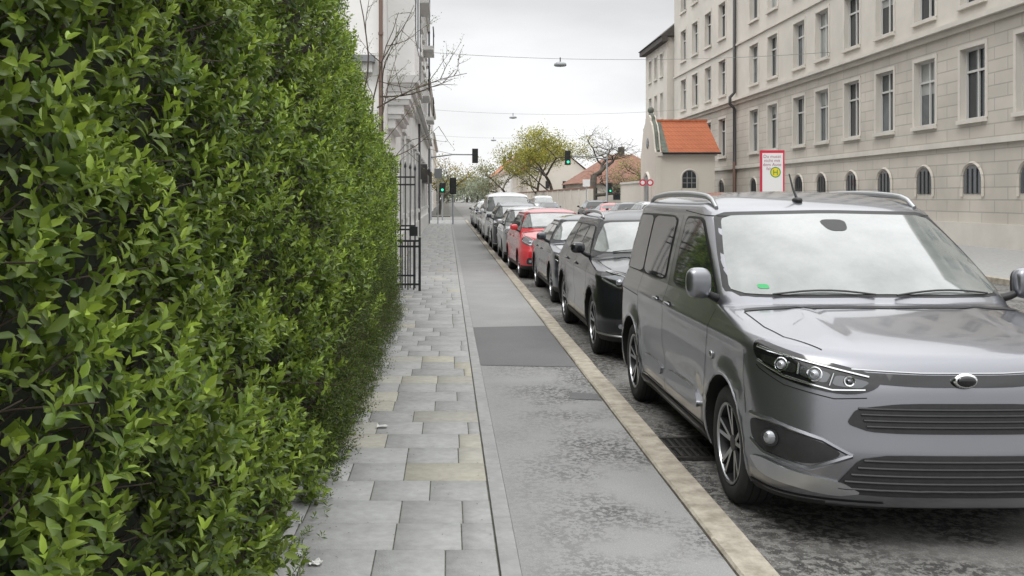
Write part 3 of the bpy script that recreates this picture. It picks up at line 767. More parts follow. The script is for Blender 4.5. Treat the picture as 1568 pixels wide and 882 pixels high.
suv=ctype(n='suv',L=4.30,W=1.83,H=1.59,zn=.95,yc=1.12,zc=1.07,yt=1.82,zt=1.47,yrt=3.85,zrt=1.48,yrb=4.16,zrb=1.12,ztr=1.0,zb=1.03,zse=1.45,rw=.66,wf=.85,wr=3.48,r=.345,ao=.30,ro=.32,rk=.08,chr=1,cladding=1,pl='M VX 607',
   wins=[[('A',2.32),(2.37,3.15),(3.20,'R')]],lines=[[(1.32,.33),(1.30,.98)],[(2.34,.33),(2.36,1.03)],[(3.0,.4),(3.22,.75),(3.25,1.02)]],handles=[(2.2,.93),(3.08,.94)],rails=(2.0,3.7))
sedan=ctype(n='sedan',L=4.60,W=1.81,H=1.44,zn=.82,yc=1.25,zc=.97,yt=2.0,zt=1.345,yrt=3.35,zrt=1.36,yrb=4.05,zrb=1.03,ztr=.97,zb=.95,zse=1.31,rw=.60,wf=.88,wr=3.66,r=.32,ao=.32,ro=.40,rk=.06,chr=1,
   wins=[[('A',2.5),(2.55,3.3),(3.35,'R')]],lines=[[(1.4,.3),(1.38,.88)],[(2.5,.3),(2.54,.93)],[(3.2,.4),(3.38,.7),(3.4,.92)]],handles=[(2.38,.83),(3.24,.84)])
hatch=ctype(n='hatch',L=3.78,W=1.70,H=1.51,zn=.90,yc=.82,zc=1.04,yt=1.58,zt=1.41,yrt=3.35,zrt=1.42,yrb=3.68,zrb=1.06,ztr=.95,zb=.97,zse=1.38,rw=.60,wf=.76,wr=3.22,r=.30,ao=.30,ro=.30,rk=.08,gw=.30,bighl=1,pl='M EL 350',
   wins=[[('A',2.1),(2.15,2.85),(2.9,'R')]],lines=[[(1.12,.3),(1.1,.92)],[(2.1,.3),(2.14,.97)],[(2.75,.4),(2.9,.7),(2.92,.96)]],handles=[(1.98,.87),(2.78,.88)])
bigvan=ctype(n='bigvan',L=4.95,W=1.92,H=1.98,zn=1.02,yc=.85,zc=1.18,yt=1.62,zt=1.80,yrt=4.75,zrt=1.84,yrb=4.88,zrb=1.2,ztr=1.1,zb=1.13,zse=1.80,rw=.80,wf=.92,wr=4.0,r=.335,ao=.30,ro=.2,bighl=1,
   wins=[[('A',2.2)],[(2.45,3.5)],[(3.6,'R')]],lines=[[(1.2,.33),(1.15,1.1)],[(2.32,.33),(2.34,1.75)],[(3.5,.35),(3.55,1.75)]],handles=[(2.15,1.0),(2.5,1.0)])
def mpv_front(c):
    hl=[(-.985,1.005),(-1.0,.955),(-.95,.885),(-.80,.825),(-.56,.775),(-.42,.785),(-.355,.835),(-.42,.885),(-.58,.92),(-.80,.965)]
    c.patch(c.la,hl,'C',.006,'piano_black',.03,skirt=1)
    c.patch(c.la,[(-.935,.935),(-.93,.90),(-.80,.862),(-.745,.86),(-.745,.905)],'C',.010,'lamp_dark',.02,True,2,.15)
    c.patch(c.la,[(-.725,.90),(-.725,.852),(-.60,.822),(-.58,.872)],'C',.010,'lamp_dark',.02,True,2,.15)
    c.patch(c.la,[(-.56,.868),(-.575,.818),(-.45,.806),(-.41,.84)],'C',.010,'lamp_dark',.02,True,2,.15)
    c.rod(c.la,[(-.965,.965),(-.80,.938),(-.58,.896),(-.42,.862)],'C',.007,'chrome',.010)
    c.rod(c.la,[(-.955,.90),(-.80,.842),(-.57,.795),(-.43,.802)],'C',.006,'chrome',.010)
    c.rod(c.la,[(-.735,.91),(-.735,.855)],'C',.005,'chrome',.012); c.rod(c.la,[(-.572,.872),(-.585,.815)],'C',.005,'chrome',.012)
    for u,z,rr in ((-.82,.893,.034),(-.655,.862,.034),(-.50,.838,.024)):
        h=c.ray(u,z,'C'); n=h[1]; a=n.cross(Vector((0,0,1))).normalized(); b=a.cross(n)
        ring=[h[0]+n*.014+(a*math.cos(t)+b*math.sin(t))*rr for t in np.linspace(0,2*math.pi,21)]
        for sx in (1,-1): 
            c.la.tube([(sx*p.x,p.y,p.z) for p in ring],.004,'chrome',5)
            c.la.sell((sx*(h[0].x),h[0].y,h[0].z),(rr*.8,rr*.8,rr*.8),'lamp_lens' if rr>.03 else 'lamp_dark',1,16,12)
    c.patch(c.tr,[(-.50,.885),(-.47,.835),(-.2,.82),(.2,.82),(.47,.835),(.50,.885),(.2,.875),(-.2,.875)],'F',.005,'piano_black',.04,False,1,.15)
    c.rod(c.tr,[(-.52,.897),(-.2,.885),(.2,.885),(.52,.897)],'F',.005,'satin_silver',.002,False)
    c.tr.sell((0,.045,.855),(.060,.016,.038),'chrome',1); c.tr.sell((0,.037,.855),(.048,.014,.028),'piano_black',1)
    c.patch(c.tr,[(-.57,.64),(-.52,.715),(-.3,.745),(.3,.745),(.52,.715),(.57,.64),(.45,.60),(-.45,.60)],'F',.005,'plastic_black',.04,False,2,.15)
    for k in range(4): c.rod(c.tr,[(-.51+.01*k,.715-.028*k),(.51-.01*k,.715-.028*k)],'F',.006,'plastic_black',.008,False)
    c.patch(c.tr,[(-.50,.50),(-.66,.30),(.66,.30),(.50,.50)],'F',.006,'plastic_black',.04,False,2,.12)
    for k in range(5): c.rod(c.tr,[(-.50-.02*k*1.4,.47-.035*k),(.50+.02*k*1.4,.47-.035*k)],'F',.007,'plastic_black',.008,False)
    fr=[(-1.0,.60),(-.985,.50),(-.90,.46),(-.66,.425),(-.50,.49),(-.60,.545),(-.86,.60)]
    c.patch(c.tr,fr,'C',.006,'plastic_black',.03,True,2,.2,skirt=1)
    c.rod(c.tr,[(-1.0,.618),(-.86,.618),(-.60,.556),(-.47,.49)],'C',.012,'paint_gray',.0)
    c.rod(c.tr,[(-.99,.485),(-.90,.445),(-.66,.408),(-.47,.49)],'C',.013,'paint_gray',.0)
    h=c.ray(-.85,.535,'C'); 
    for sx in (-1,1):
        c.la.tube([(sx*abs(h[0].x-.01),h[0].y-.008,.535),(sx*abs(h[0].x-.020),h[0].y-.022,.535)],[.046,.044],'piano_black',20)
        c.la.sell((sx*abs(h[0].x-.014),h[0].y-.018,.535),(.036,.024,.036),'lamp_lens',1)
    c.patch(c.tr,[(-1.0,.40),(-.93,.33),(-.55,.29),(-.43,.31),(-.52,.36),(-.72,.385),(-.90,.42)],'C',.014,'satin_silver',.03,True,2,.15,skirt=1)
    c.strip(c.tr,[(-1.02,.24),(-.35,.24)],'C',.05,'plastic_black',.006)
    c.patch(c.tr,[(1.48,.44),(1.52,.40),(2.45,.41),(2.47,.50),(1.60,.52)],'L',.016,'paint_gray',.05,True,2,.2,skirt=1)
    c.patch(c.tr,[(2.56,.50),(2.56,.41),(3.18,.41),(3.24,.50)],'L',.016,'paint_gray',.05,True,2,.2,skirt=1)
    c.patch(c.gl,[(1.22,1.125),(1.40,1.125),(1.47,1.30)],'L',.004,'plastic_black',.04,True,2,.1)
    h=c.ray(1.18,.80,'L')
    for sx in (-1,1): c.tr.sell((sx*abs(h[0].x-.004),1.18,.80),(.012,.028,.028),'satin_silver',.9)
    hh=c.ray(.0,2.02,'T'); p=hh[0]; c.tr.sell((-.1,2.02,p.z+.005),(.03,.05,.02),'plastic_black',.8)
    c.tr.tube([(-.1,2.02,p.z+.01),(-.11,2.07,p.z+.08),(-.12,2.12,p.z+.19)],[.010,.008,.005],'plastic_black',6)
    c.patch(c.gl,[(-.09,1.60),(.09,1.60),(.06,1.53),(-.06,1.53)],'F',.008,'plastic_black',.03,False,2,.2)
    c.patch(c.gl,[(-.66,1.20),(-.60,1.20),(-.60,1.225),(-.66,1.225)],'F',.008,'sign_green',.03,False,1,.2)
    c.strip(c.tr,[(.50,.60),(.56,.80),(.56,.93)],'L',.005,'dark_gap')
    c.strip(c.tr,[(-.97,.875),(-.95,.86),(-.80,.80),(-.56,.755),(-.42,.765)],'C',.005,'dark_gap')
mpv_front(mpv)
for c in TYPES.values(): c.finish()
XK=1.60
mpv.place('parked_car','paint_gray',XK+.925,4.62)
suv.place('parked_car','paint_black',XK+.915+.02,9.95)
sedan.place('parked_car','paint_darkgray',XK+.905+.12,15.2)
hatch.place('parked_car','paint_red',XK+.85-.03,20.3,rz=math.radians(1.5))
hatch.place('parked_car','paint_silver',XK+.85-.10,25.4)
suv.place('parked_car','paint_darkgray',XK+.915-.15,30.3)
bigvan.place('parked_van','paint_white',XK+.96-.15,36.6)
for i,(t,p) in enumerate(((sedan,'paint_silver'),(hatch,'paint_blue'),(suv,'paint_white'),(sedan,'paint_black'))):
    t.place('parked_car',p,XK+.85,43+5.6*i)
opp=[(sedan,'paint_silver',40),(suv,'paint_silver',46),(hatch,'paint_darkgray',52),(sedan,'paint_red',58),(suv,'paint_black',64),(sedan,'paint_darkgray',95),(hatch,'paint_silver',101),(sedan,'paint_black',108),(suv,'paint_darkgray',115),(hatch,'paint_red',122)]
for t,p,y in opp: t.place('parked_car',p,10.15,y+4.4,True)
bigvan.place('white_van','paint_white',9.2,90,False)
sedan.place('driving_car','paint_black',7.4,73,True)
suv.place('driving_car','paint_darkgray',4.6,110,False)
# ---------------------------------------------------------------- buildings
def facade(mb,org,ud,nd,U,V0,V1,ops,mw,split=None,glassd=.2,fr=.06,sill=True,surround=None,seed=0,mull=True,hat=False):
    rr=random.Random(seed); org=Vector(org); ud=Vector(ud); nd=Vector(nd)
    P=lambda u,v,n:tuple(org+ud*u+Vector((0,0,v))+nd*n)
    us=sorted(set([0,U]+[o[0] for o in ops]+[o[1] for o in ops])); vsn=sorted(set([V0,V1]+([split[0]] if split else [])+[o[2] for o in ops]+[o[3] for o in ops]))
    def ob(u0,u1,v0,v1,n0,n1,m):
        mb.add([P(u0,v0,n0),P(u1,v0,n0),P(u1,v1,n0),P(u0,v1,n0),P(u0,v0,n1),P(u1,v0,n1),P(u1,v1,n1),P(u0,v1,n1)],[(0,3,2,1),(4,5,6,7),(0,1,5,4),(1,2,6,5),(2,3,7,6),(3,0,4,7)],m)
    for i in range(len(us)-1):
        for j in range(len(vsn)-1):
            cu=(us[i]+us[i+1])/2; cv=(vsn[j]+vsn[j+1])/2
            if any(o[0]<cu<o[1] and o[2]<cv<o[3] for o in ops): continue
            m=mw if not split or cv>split[0] else split[1]
            mb.add([P(us[i],vsn[j],0),P(us[i+1],vsn[j],0),P(us[i+1],vsn[j+1],0),P(us[i],vsn[j+1],0)],[(0,1,2,3)],m)
    for o in ops:
        u0,u1,v0,v1=o[:4]; g=glassd
        mb.add([P(u0,v0,0),P(u1,v0,0),P(u1,v1,0),P(u0,v1,0),P(u0,v0,-g),P(u1,v0,-g),P(u1,v1,-g),P(u0,v1,-g)],[(0,1,5,4),(1,2,6,5),(2,3,7,6),(3,0,4,7)],mw)
        gm=rr.choice(['win_dark','win_dark','win_dark','win_mid','win_mid','win_light'])
        mb.add([P(u0,v0,-g),P(u1,v0,-g),P(u1,v1,-g),P(u0,v1,-g)],[(0,1,2,3)],gm)
        if rr.random()<.35:
            bv=v1-(v1-v0)*rr.uniform(.2,.55); mb.add([P(u0,bv,-g+.01),P(u1,bv,-g+.01),P(u1,v1,-g+.01),P(u0,v1,-g+.01)],[(0,1,2,3)],'win_light')
        n0,n1=-g+.015,-g+.07
        ob(u0,u0+fr,v0,v1,n0,n1,'frame_white'); ob(u1-fr,u1,v0,v1,n0,n1,'frame_white')
        ob(u0+fr,u1-fr,v0,v0+fr,n0,n1,'frame_white'); ob(u0+fr,u1-fr,v1-fr,v1,n0,n1,'frame_white')
        if mull:
            um=(u0+u1)/2; vt=v0+(v1-v0)*.68
            ob(um-fr*.5,um+fr*.5,v0+fr,v1-fr,n0+.004,n1+.004,'frame_white'); ob(u0+fr,u1-fr,vt-fr*.5,vt+fr*.5,n0+.008,n1+.01,'frame_white')
        if sill: ob(u0-.10,u1+.10,v0-.14,v0-.002,.003,.13,surround or mw)
        if surround:
            ob(u0-.14,u0-.003,v0,v1+.15,.003,.035,surround); ob(u1+.003,u1+.14,v0,v1+.15,.003,.035,surround); ob(u0-.003,u1+.003,v1+.003,v1+.15,.003,.037,surround)
            if hat: ob(u0-.2,u1+.2,v1+.152,v1+.24,.003,.12,surround)
    return ob
def main_building():
    e=empty('school_building'); mb=MB(); X=18; y0,y1=14,76; H=20.2
    cols=[42.6,46.0,49.0,53.0,56.2,62.7,66.1,69.6,73.0]
    y=39.4
    while y>16: cols+= [y]; y-=3.3
    ops=[]
    for c in cols:
        for (a,b) in ((4.45,6.92),(8.45,10.75),(12.2,14.5),(15.95,18.0)): ops.append((c-y0-.78,c-y0+.78,a,b))
    ob=facade(mb,(X,y0,0),(0,1,0),(-1,0,0),y1-y0,0,H,ops,'plaster_beige',(7.7,'rustic_beige'),.26,.08,True,'trim_beige',3)
    for c in cols:
        n=10; pts=[(c-.55,1.9),(c+.55,1.9)]+[(c+.55*math.cos(t),2.35+.5*math.sin(t)) for t in np.linspace(0,math.pi,n)]
        mb.add([(X-.02,p[0],p[1]) for p in pts],[tuple(range(len(pts)))],'win_dark')
        arc=[(X-.03,c+.66*math.cos(t),2.35+.6*math.sin(t)) for t in np.linspace(0,math.pi,12)]
        mb.tube([(X-.03,c+.66,1.8)]+arc+[(X-.03,c-.66,1.8)],.06,'rustic_beige',4,True,False)
        for k in (-.3,0,.3): mb.box(X-.05,X-.021,c+k-.015,c+k+.015,1.9,2.75,'pipe_dark')
    for (v,h,n) in ((3.55,.2,.12),(7.55,.18,.14),(7.74,.16,.34),(11.2,.12,.10),(19.1,.3,.25),(19.4,.3,.55),(19.7,.5,.8)): ob(0,y1-y0,v,v+h,.003,n,'trim_beige')
    ob(0,y1-y0,0,.9,.003,.10,'trim_beige')
    mb.add([(X,y0,0),(X+14,y0,0),(X+14,y0,H),(X,y0,H),(X,y1,0),(X+14,y1,0),(X+14,y1,H),(X,y1,H)],[(0,1,2,3),(4,5,6,7),(1,5,6,2)],'plaster_beige')
    mb.obj('walls_and_windows',e)
    r=MB(); r.add([(X-.7,y0-.3,20.22),(X+14.7,y0-.3,20.22),(X+14.7,y1+.3,20.22),(X-.7,y1+.3,20.22),(X+7,y0+6,25),(X+7,y1-6,25)],[(0,3,5,4),(1,4,5,2),(0,4,1),(2,5,3)],'roof_brown'); r.obj('roof',e)
    p=MB()
    for yy in (59.6,): 
        p.tube([(X-.14,yy,1.2),(X-.14,yy,7.3),(X-.42,yy,7.6),(X-.42,yy,8.0),(X-.14,yy,8.3),(X-.14,yy,19.0)],.10,'pipe_dark',8)
        p.tube([(X-.14,yy,.1),(X-.14,yy,4.0)],.112,'pipe_brown',8)
    p.obj('downpipe',e)
    e2=empty('school_wing'); mb=MB(); W0,W1=76.3,84.5; ops=[]
    for c in (78.2,80.4,82.6):
        for (a,b) in ((4.45,6.7),(8.3,10.3),(11.7,13.5)): ops.append((c-W0-.5,c-W0+.5,a,b))
    ob=facade(mb,(17.5,W0,0),(0,1,0),(-1,0,0),W1-W0,0,14.6,ops,'plaster_beige',(7.7,'rustic_beige'),.2,.08,True,'trim_beige',5)
    ob(0,W1-W0,7.6,7.85,.003,.25,'trim_beige'); ob(-.3,W1-W0+.3,14.2,14.6,.003,.5,'roof_dark')
    mb.add([(17.5,W0,0),(30,W0,0),(30,W0,14.6),(17.5,W0,14.6),(17.5,W1,0),(30,W1,0),(30,W1,14.6),(17.5,W1,14.6)],[(0,1,2,3),(4,5,6,7)],'plaster_beige')
    mb.obj('walls_and_windows',e2)
    r=MB(); r.add([(16.9,W0-.3,14.62),(31,W0-.3,14.62),(31,W1+.5,14.62),(16.9,W1+.5,14.62),(20,W0-.3,17.2),(20,W1-3,17.2),(31,W0-.3,17.2),(31,W1-3,17.2)],[(0,3,5,4),(3,2,7,5),(4,5,7,6),(0,4,6,1)],'roof_dark'); r.obj('roof',e2)
main_building()
def gatehouse():
    e=empty('gatehouse'); mb=MB(); X0,X1=12.9,16.3; Y0,Y1=58.4,62.6
    facade(mb,(X0,Y0,0),(1,0,0),(0,-1,0),X1-X0,0,4.5,[],'plaster_beige_far')
    mb.box(X1-.003,X1,Y0,Y1,0,4.5,'plaster_beige_far')
    cx=14.75; n=12
    pts=[(cx-.42,2.35),(cx+.42,2.35)]+[(cx+.42*math.cos(t),3.0+.42*math.sin(t)) for t in np.linspace(0,math.pi,n)]
    mb.add([(p[0],Y0-.01,p[1]) for p in pts],[tuple(range(len(pts)))],'win_dark')
    mb.tube([(cx+.48,Y0-.01,2.3)]+[(cx+.48*math.cos(t),Y0-.01,3.0+.48*math.sin(t)) for t in np.linspace(0,math.pi,12)]+[(cx-.48,Y0-.01,2.3)],.06,'trim_beige',4,True,False)
    for k in (-.14,.14): mb.box(cx+k-.015,cx+k+.015,Y0-.05,Y0-.015,2.35,3.35,'win_light')
    for k in (2.65,2.95): mb.box(cx-.4,cx+.4,Y0-.048,Y0-.014,k,k+.03,'win_light')
    mb.box(X0-.1,X1+.1,Y0-.12,Y0-.003,4.3,4.5,'trim_beige')
    yc=(Y0+Y1)/2; prof=[(-2.15,0),(-2.15,4.55),(-1.95,4.75),(-1.75,5.2),(-1.55,5.75),(-1.2,6.25),(-.75,6.55),(-.7,6.75),(-.35,6.95),(0,7.0)]
    full=[(yc+a,b) for a,b in prof]+[(yc-a,b) for a,b in prof[-2::-1]]; n=len(full)
    V=[(X0-.25,a,b) for a,b in full]+[(X0+.15,a,b) for a,b in full]
    mb.add(V,[tuple(range(n)),tuple(range(2*n-1,n-1,-1))],'plaster_beige_far'); 
    mb.add(V,[(i,i+1,n+i+1,n+i) for i in range(n-1)],'plaster_beige_far')
    cp=[(X0-.05,a,b+.04) for a,b in full[1:-1]]
    mb.tube(cp,.11,'copper',6,True,False)
    mb.sell((X0-.05,yc,7.28),(.2,.2,.22),'copper',1); mb.tube([(X0-.05,yc,6.95),(X0-.05,yc,7.15)],[.12,.08],'copper',8)
    mb.add([(X0-.27,yc+p0,p1) for p0,p1 in [(-.8,0),(.8,0)]+[(.8*math.cos(t),2.4+.8*math.sin(t)) for t in np.linspace(0,math.pi,12)]],[tuple(range(14))],'win_dark')
    mb.tube([(X0-.27,yc+.9,.1)]+[(X0-.27,yc+.9*math.cos(t),2.4+.9*math.sin(t)) for t in np.linspace(0,math.pi,12)]+[(X0-.27,yc-.9,.1)],.12,'trim_beige',5,True,False)
    mb.sell((X0-.27,yc,5.2),(.05,.35,.35),'win_mid',1)
    mb.obj('walls',e)
    r=MB(); r.add([(X0+.15,Y0-.25,4.48),(X1+.3,Y0-.25,4.48),(X1+.05,yc,6.6),(X0+.15,yc,6.6),(X1+.3,Y1+.25,4.48),(X0+.15,Y1+.25,4.48)],[(0,1,2,3),(3,2,4,5),(1,4,2)],'tiles_orange')
    r.box(X0+.15,X1+.1,yc-.1,yc+.1,6.56,6.7,'roof_orange'); r.tube([(X0+.15,Y0-.3,4.46),(X1+.3,Y0-.3,4.46)],.07,'pipe_dark',6)
    r.add([(X0+.16,Y0-.27,4.5),(X0+.55,Y0-.27,4.5),(X0+.55,yc,6.63),(X0+.16,yc,6.63)],[(0,1,2,3)],'copper')
    r.obj('roof',e)
gatehouse()
w=MB()
w.box(13.02,13.4,62.8,72,0,2.75,'plaster_beige_far'); w.box(12.95,13.47,62.8,72,2.753,2.9,'trim_beige')
w.box(13.02,13.4,88,190,0,2.6,'plaster_beige_far'); w.box(12.95,13.47,88,190,2.603,2.75,'roof_brown')
for y in np.arange(88,190,6): w.box(12.93,13.018,y,y+.5,0,2.6,'trim_beige')
w.obj('boundary_wall')
def left_building():
    e=empty('apartment_building'); mb=MB(); X=-1.28; Y0,Y1=19.2,62; H=19
    ops=[]
    for c in np.arange(27,61,3.1):
        ops.append((c-Y0-.6,c-Y0+.6,1.3,3.4))
        for a in (6.1,9.8,13.4): ops.append((c-Y0-.6,c-Y0+.6,a,a+2.1))
    ob=facade(mb,(X,Y0,0),(0,1,0),(1,0,0),Y1-Y0,0,H,ops,'plaster_white',None,.15,.07,True,'plaster_trim',9,True,True)
    for v,h,n in ((.0,.8,.07),(4.9,.18,.14),(5.1,.14,.32),(12.4,.15,.16),(18.3,.25,.3),(18.56,.25,.55)): ob(5.2 if 3<v<13 else 0,Y1-Y0+.2,v,v+h,.003,n,'plaster_trim')
    mb.add([(X,Y0,0),(-12,Y0,0),(-12,Y0,H),(X,Y0,H),(X,Y1,0),(-12,Y1,0),(-12,Y1,H),(X,Y1,H)],[(0,1,2,3),(4,5,6,7),(3,2,6,7)],'plaster_white')
    mb.box(-3.2,-1.45,Y0-.28,Y0-.003,4.45,4.58,'metal_gray'); mb.box(-3.1,-1.5,Y0-.18,Y0-.003,4.25,4.448,'plaster_trim')
    a,b=Y0+1.2,Y0+4.6; xf=-.70
    mb.box(X+.003,xf,a,b,4.15,15.5,'plaster_white')
    st=[(.0,4.15),(.08,4.02),(.12,3.86),(.24,3.74),(.30,3.55),(.42,3.45),(.50,3.25)]
    for i in range(len(st)-1):
        d0=st[i][0]; mb.box(X+.003,xf-d0*1.0,a+d0*.5,b-d0*.5,st[i+1][1],st[i][1]-.002,'plaster_trim' if i%2==0 else 'plaster_white')
    for z in (4.2,7.9,11.6,15.3): mb.box(X+.003,xf+.08,a-.08,b+.08,z,z+.16,'plaster_trim')
    for z in (5.2,8.9,12.6):
        mb.box(xf+.002,xf+.02,a+.4,b-.4,z,z+1.9,'win_dark'); mb.box(xf+.021,xf+.04,(a+b)/2-.04,(a+b)/2+.04,z,z+1.9,'frame_white')
    for (yy,z) in ((38,6.0),(38,9.7),(50,6.0),(50,9.7)):
        mb.box(X+.003,X+.55,yy,yy+3,z-.2,z,'plaster_trim')
        for k in np.arange(0,3.01,.15): mb.box(X+.52,X+.54,yy+k-.01,yy+k+.01,z,z+.95,'iron_black')
        mb.box(X+.50,X+.56,yy,yy+3,z+.95,z+1.0,'iron_black')
    for yy in (44,52,57): mb.box(X+.003,X+.35,yy,yy+.12,2.6,3.3,'shop_dark')
    mb.box(X+.003,X+.30,47,51,2.5,2.9,'shop_dark')
    mb.obj('walls_and_windows',e)
    p=MB(); p.tube([(X-.05,Y0-.10,.1),(X-.05,Y0-.10,18.3)],.042,'pipe_brown',10)
    for z in (2,5,8,11): p.tube([(X-.05,Y0-.10,z),(X-.05,Y0-.10,z+.06)],.052,'pipe_brown',10)
    p.tube([(X+.08,41,.1),(X+.08,41,18.2)],.05,'pipe_dark',8); p.tube([(X+.1,61.5,.1),(X+.1,61.5,18.2)],.06,'pipe_dark',8); p.obj('downpipes',e)
    r=MB(); r.add([(X+.6,Y0-.2,18.83),(-12,Y0-.2,18.83),(-12,Y1+.3,18.83),(X+.6,Y1+.3,18.83),(-6,Y0+.5,23),(-6,Y1,23)],[(0,3,5,4),(0,4,1),(3,2,5),(1,4,5,2)],'roof_brown'); r.obj('roof',e)
left_building()
def simple_house(name,x0,x1,y0,y1,h,rh,wall,roof,facing,seed,fl=3,ch=2):
    e=empty(name); mb=MB(); ops=[]
    for c in np.arange(2.2,y1-y0-1.5,3.2):
        for k in range(fl): 
            v=1.1+k*(h-1)/fl; ops.append((c-.55,c+.55,v,v+min(1.7,(h-1)/fl-1)))
    X=x1 if facing>0 else x0
    ob=facade(mb,(X,y0,0),(0,1,0),(facing,0,0),y1-y0,0,h,ops,wall,None,.15,.07,True,None,seed)
    ob(0,y1-y0,h-.25,h-.02,.003,.35,'trim_beige')
    XX=x0 if facing>0 else x1
    mb.add([(x0,y0,0),(x1,y0,0),(x1,y0,h),((x0+x1)/2,y0,h+rh),(x0,y0,h)],[(0,1,2,3,4)],wall); mb.add([(x0,y1,0),(x1,y1,0),(x1,y1,h),((x0+x1)/2,y1,h+rh),(x0,y1,h)],[(0,1,2,3,4)],wall)
    mb.add([(XX,y0,0),(XX,y1,0),(XX,y1,h),(XX,y0,h)],[(0,1,2,3)],wall)
    for i in range(2):
        xx=x0+(x1-x0)*(.35+.3*i); mb.box(xx-.3,xx+.3,y0-.04,y0-.003,h*.5,h*.5+1.3,'win_dark')
    mb.obj('walls_and_windows',e)
    r=MB(); xm=(x0+x1)/2; r.add([(x0-.4,y0-.3,h-.05),(xm,y0-.3,h+rh+.1),(x1+.4,y0-.3,h-.05),(x0-.4,y1+.3,h-.05),(xm,y1+.3,h+rh+.1),(x1+.4,y1+.3,h-.05)],[(0,1,4,3),(1,2,5,4)],roof)
    for k in range(ch):
        yy=y0+(y1-y0)*(k+.5)/ch; r.box(xm-1.6,xm-.8,yy,yy+1.4,h+rh-1.5,h+rh+1.2,'roof_dark')
        r.box(x0+.8,x0+2.2,yy+3,yy+4.2,h+.2,h+1.6,wall); 
    r.obj('roof',e)
def hip_house(name,x0,x1,y0,y1,h,rh,wall,roof):
    e=empty(name); mb=MB(); mb.box(x0,x1,y0,y1,0,h,wall)
    for i in range(4):
        xx=x0+(x1-x0)*(.15+.22*i); mb.box(xx-.4,xx+.4,y0-.03,y0-.003,h*.45,h*.45+1.4,'win_dark')
    mb.obj('walls',e); r=MB(); xm=(x0+x1)/2; ym=(y0+y1)/2; t=(x1-x0)*.12
    r.add([(x0-.5,y0-.5,h),(x1+.5,y0-.5,h),(x1+.5,y1+.5,h),(x0-.5,y1+.5,h),(xm-t,ym,h+rh),(xm+t,ym,h+rh)],[(0,1,5,4),(1,2,5),(2,3,4,5),(3,0,4)],roof)
    r.box(xm-.3,xm+.4,ym-.3,ym+.4,h+rh-1,h+rh+.9,'roof_dark'); r.obj('roof',e)
simple_house('row_house',14,24,168,205,6.8,4.2,'plaster_beige_far','roof_orange',-1,1,2)
simple_house('row_house',13.6,24,206,250,7.5,4.5,'plaster_white','roof_brown',-1,2,2,3)
simple_house('row_house',13.6,24,252,310,8.3,5,'plaster_beige_far','roof_orange',-1,3,2)
hip_house('garden_house',15,27,110,122,3.4,3.6,'plaster_beige_far','roof_brown')
hip_house('garden_house',25,34,118,128,3.4,3.2,'plaster_white','roof_brown')
simple_house('apartment_building',-14,-2.0,92,135,13,4,'plaster_white','roof_brown',1,6,4)
simple_house('apartment_building',-14,-2.2,136,190,11,4,'plaster_beige_far','roof_brown',1,7,3)
simple_house('apartment_building',-16,-4.2,192,290,11,4,'plaster_beige_far','roof_orange',1,8,3)
# ---------------------------------------------------------------- gate
def gate():
    e=empty('iron_gate'); m='iron_black'; g=MB(); y=17.2; z0=PZ
    x0,x1=-1.13,-.50
    for x in (x0,x1): g.box(x-.022,x+.022,y-.022,y+.022,z0,1.04 if x==x1 else 2.35,m)
    for z in (.18,.86,.96): g.box(x0,x1,y-.015,y+.015,z,z+.035,m)
    for i in range(1,6): x=x0+(x1-x0)*i/6; g.box(x-.011,x+.011,y-.011,y+.011,z0+.02,.97,m)
    for i in range(7):
        x=-1.14+.09*i; h=2.38-.022*i
        g.tube([(x,y+.5,z0),(x,y+.5,h)],.014,m,6); g.tube([(x,y+.5,h),(x,y+.5,h+.04),(x,y+.5,h+.14)],[.014,.028,.001],m,6)
    for z in (.3,1.15,1.22,1.98,2.12): g.box(-1.20,-.59,y+.485,y+.515,z,z+.03,m)
    g.box(-.70,-.55,y+.35,y+.485,1.05,1.22,m)
    g.obj('bars',e)
    p=MB(); p.box(-1.62,-1.36,18.45,18.7,0,2.2,'plaster_trim',.02); p.obj('gate_post',e)
gate()
tree('bare_tree',(-1.75,18.2,0),7.2,.75,1.0,700,.035,'twig',5,.30,.06,2,seed=5,leafcol=((.10,.14,.03),(.16,.2,.05)),lift=.7,n=5,wob=.18)
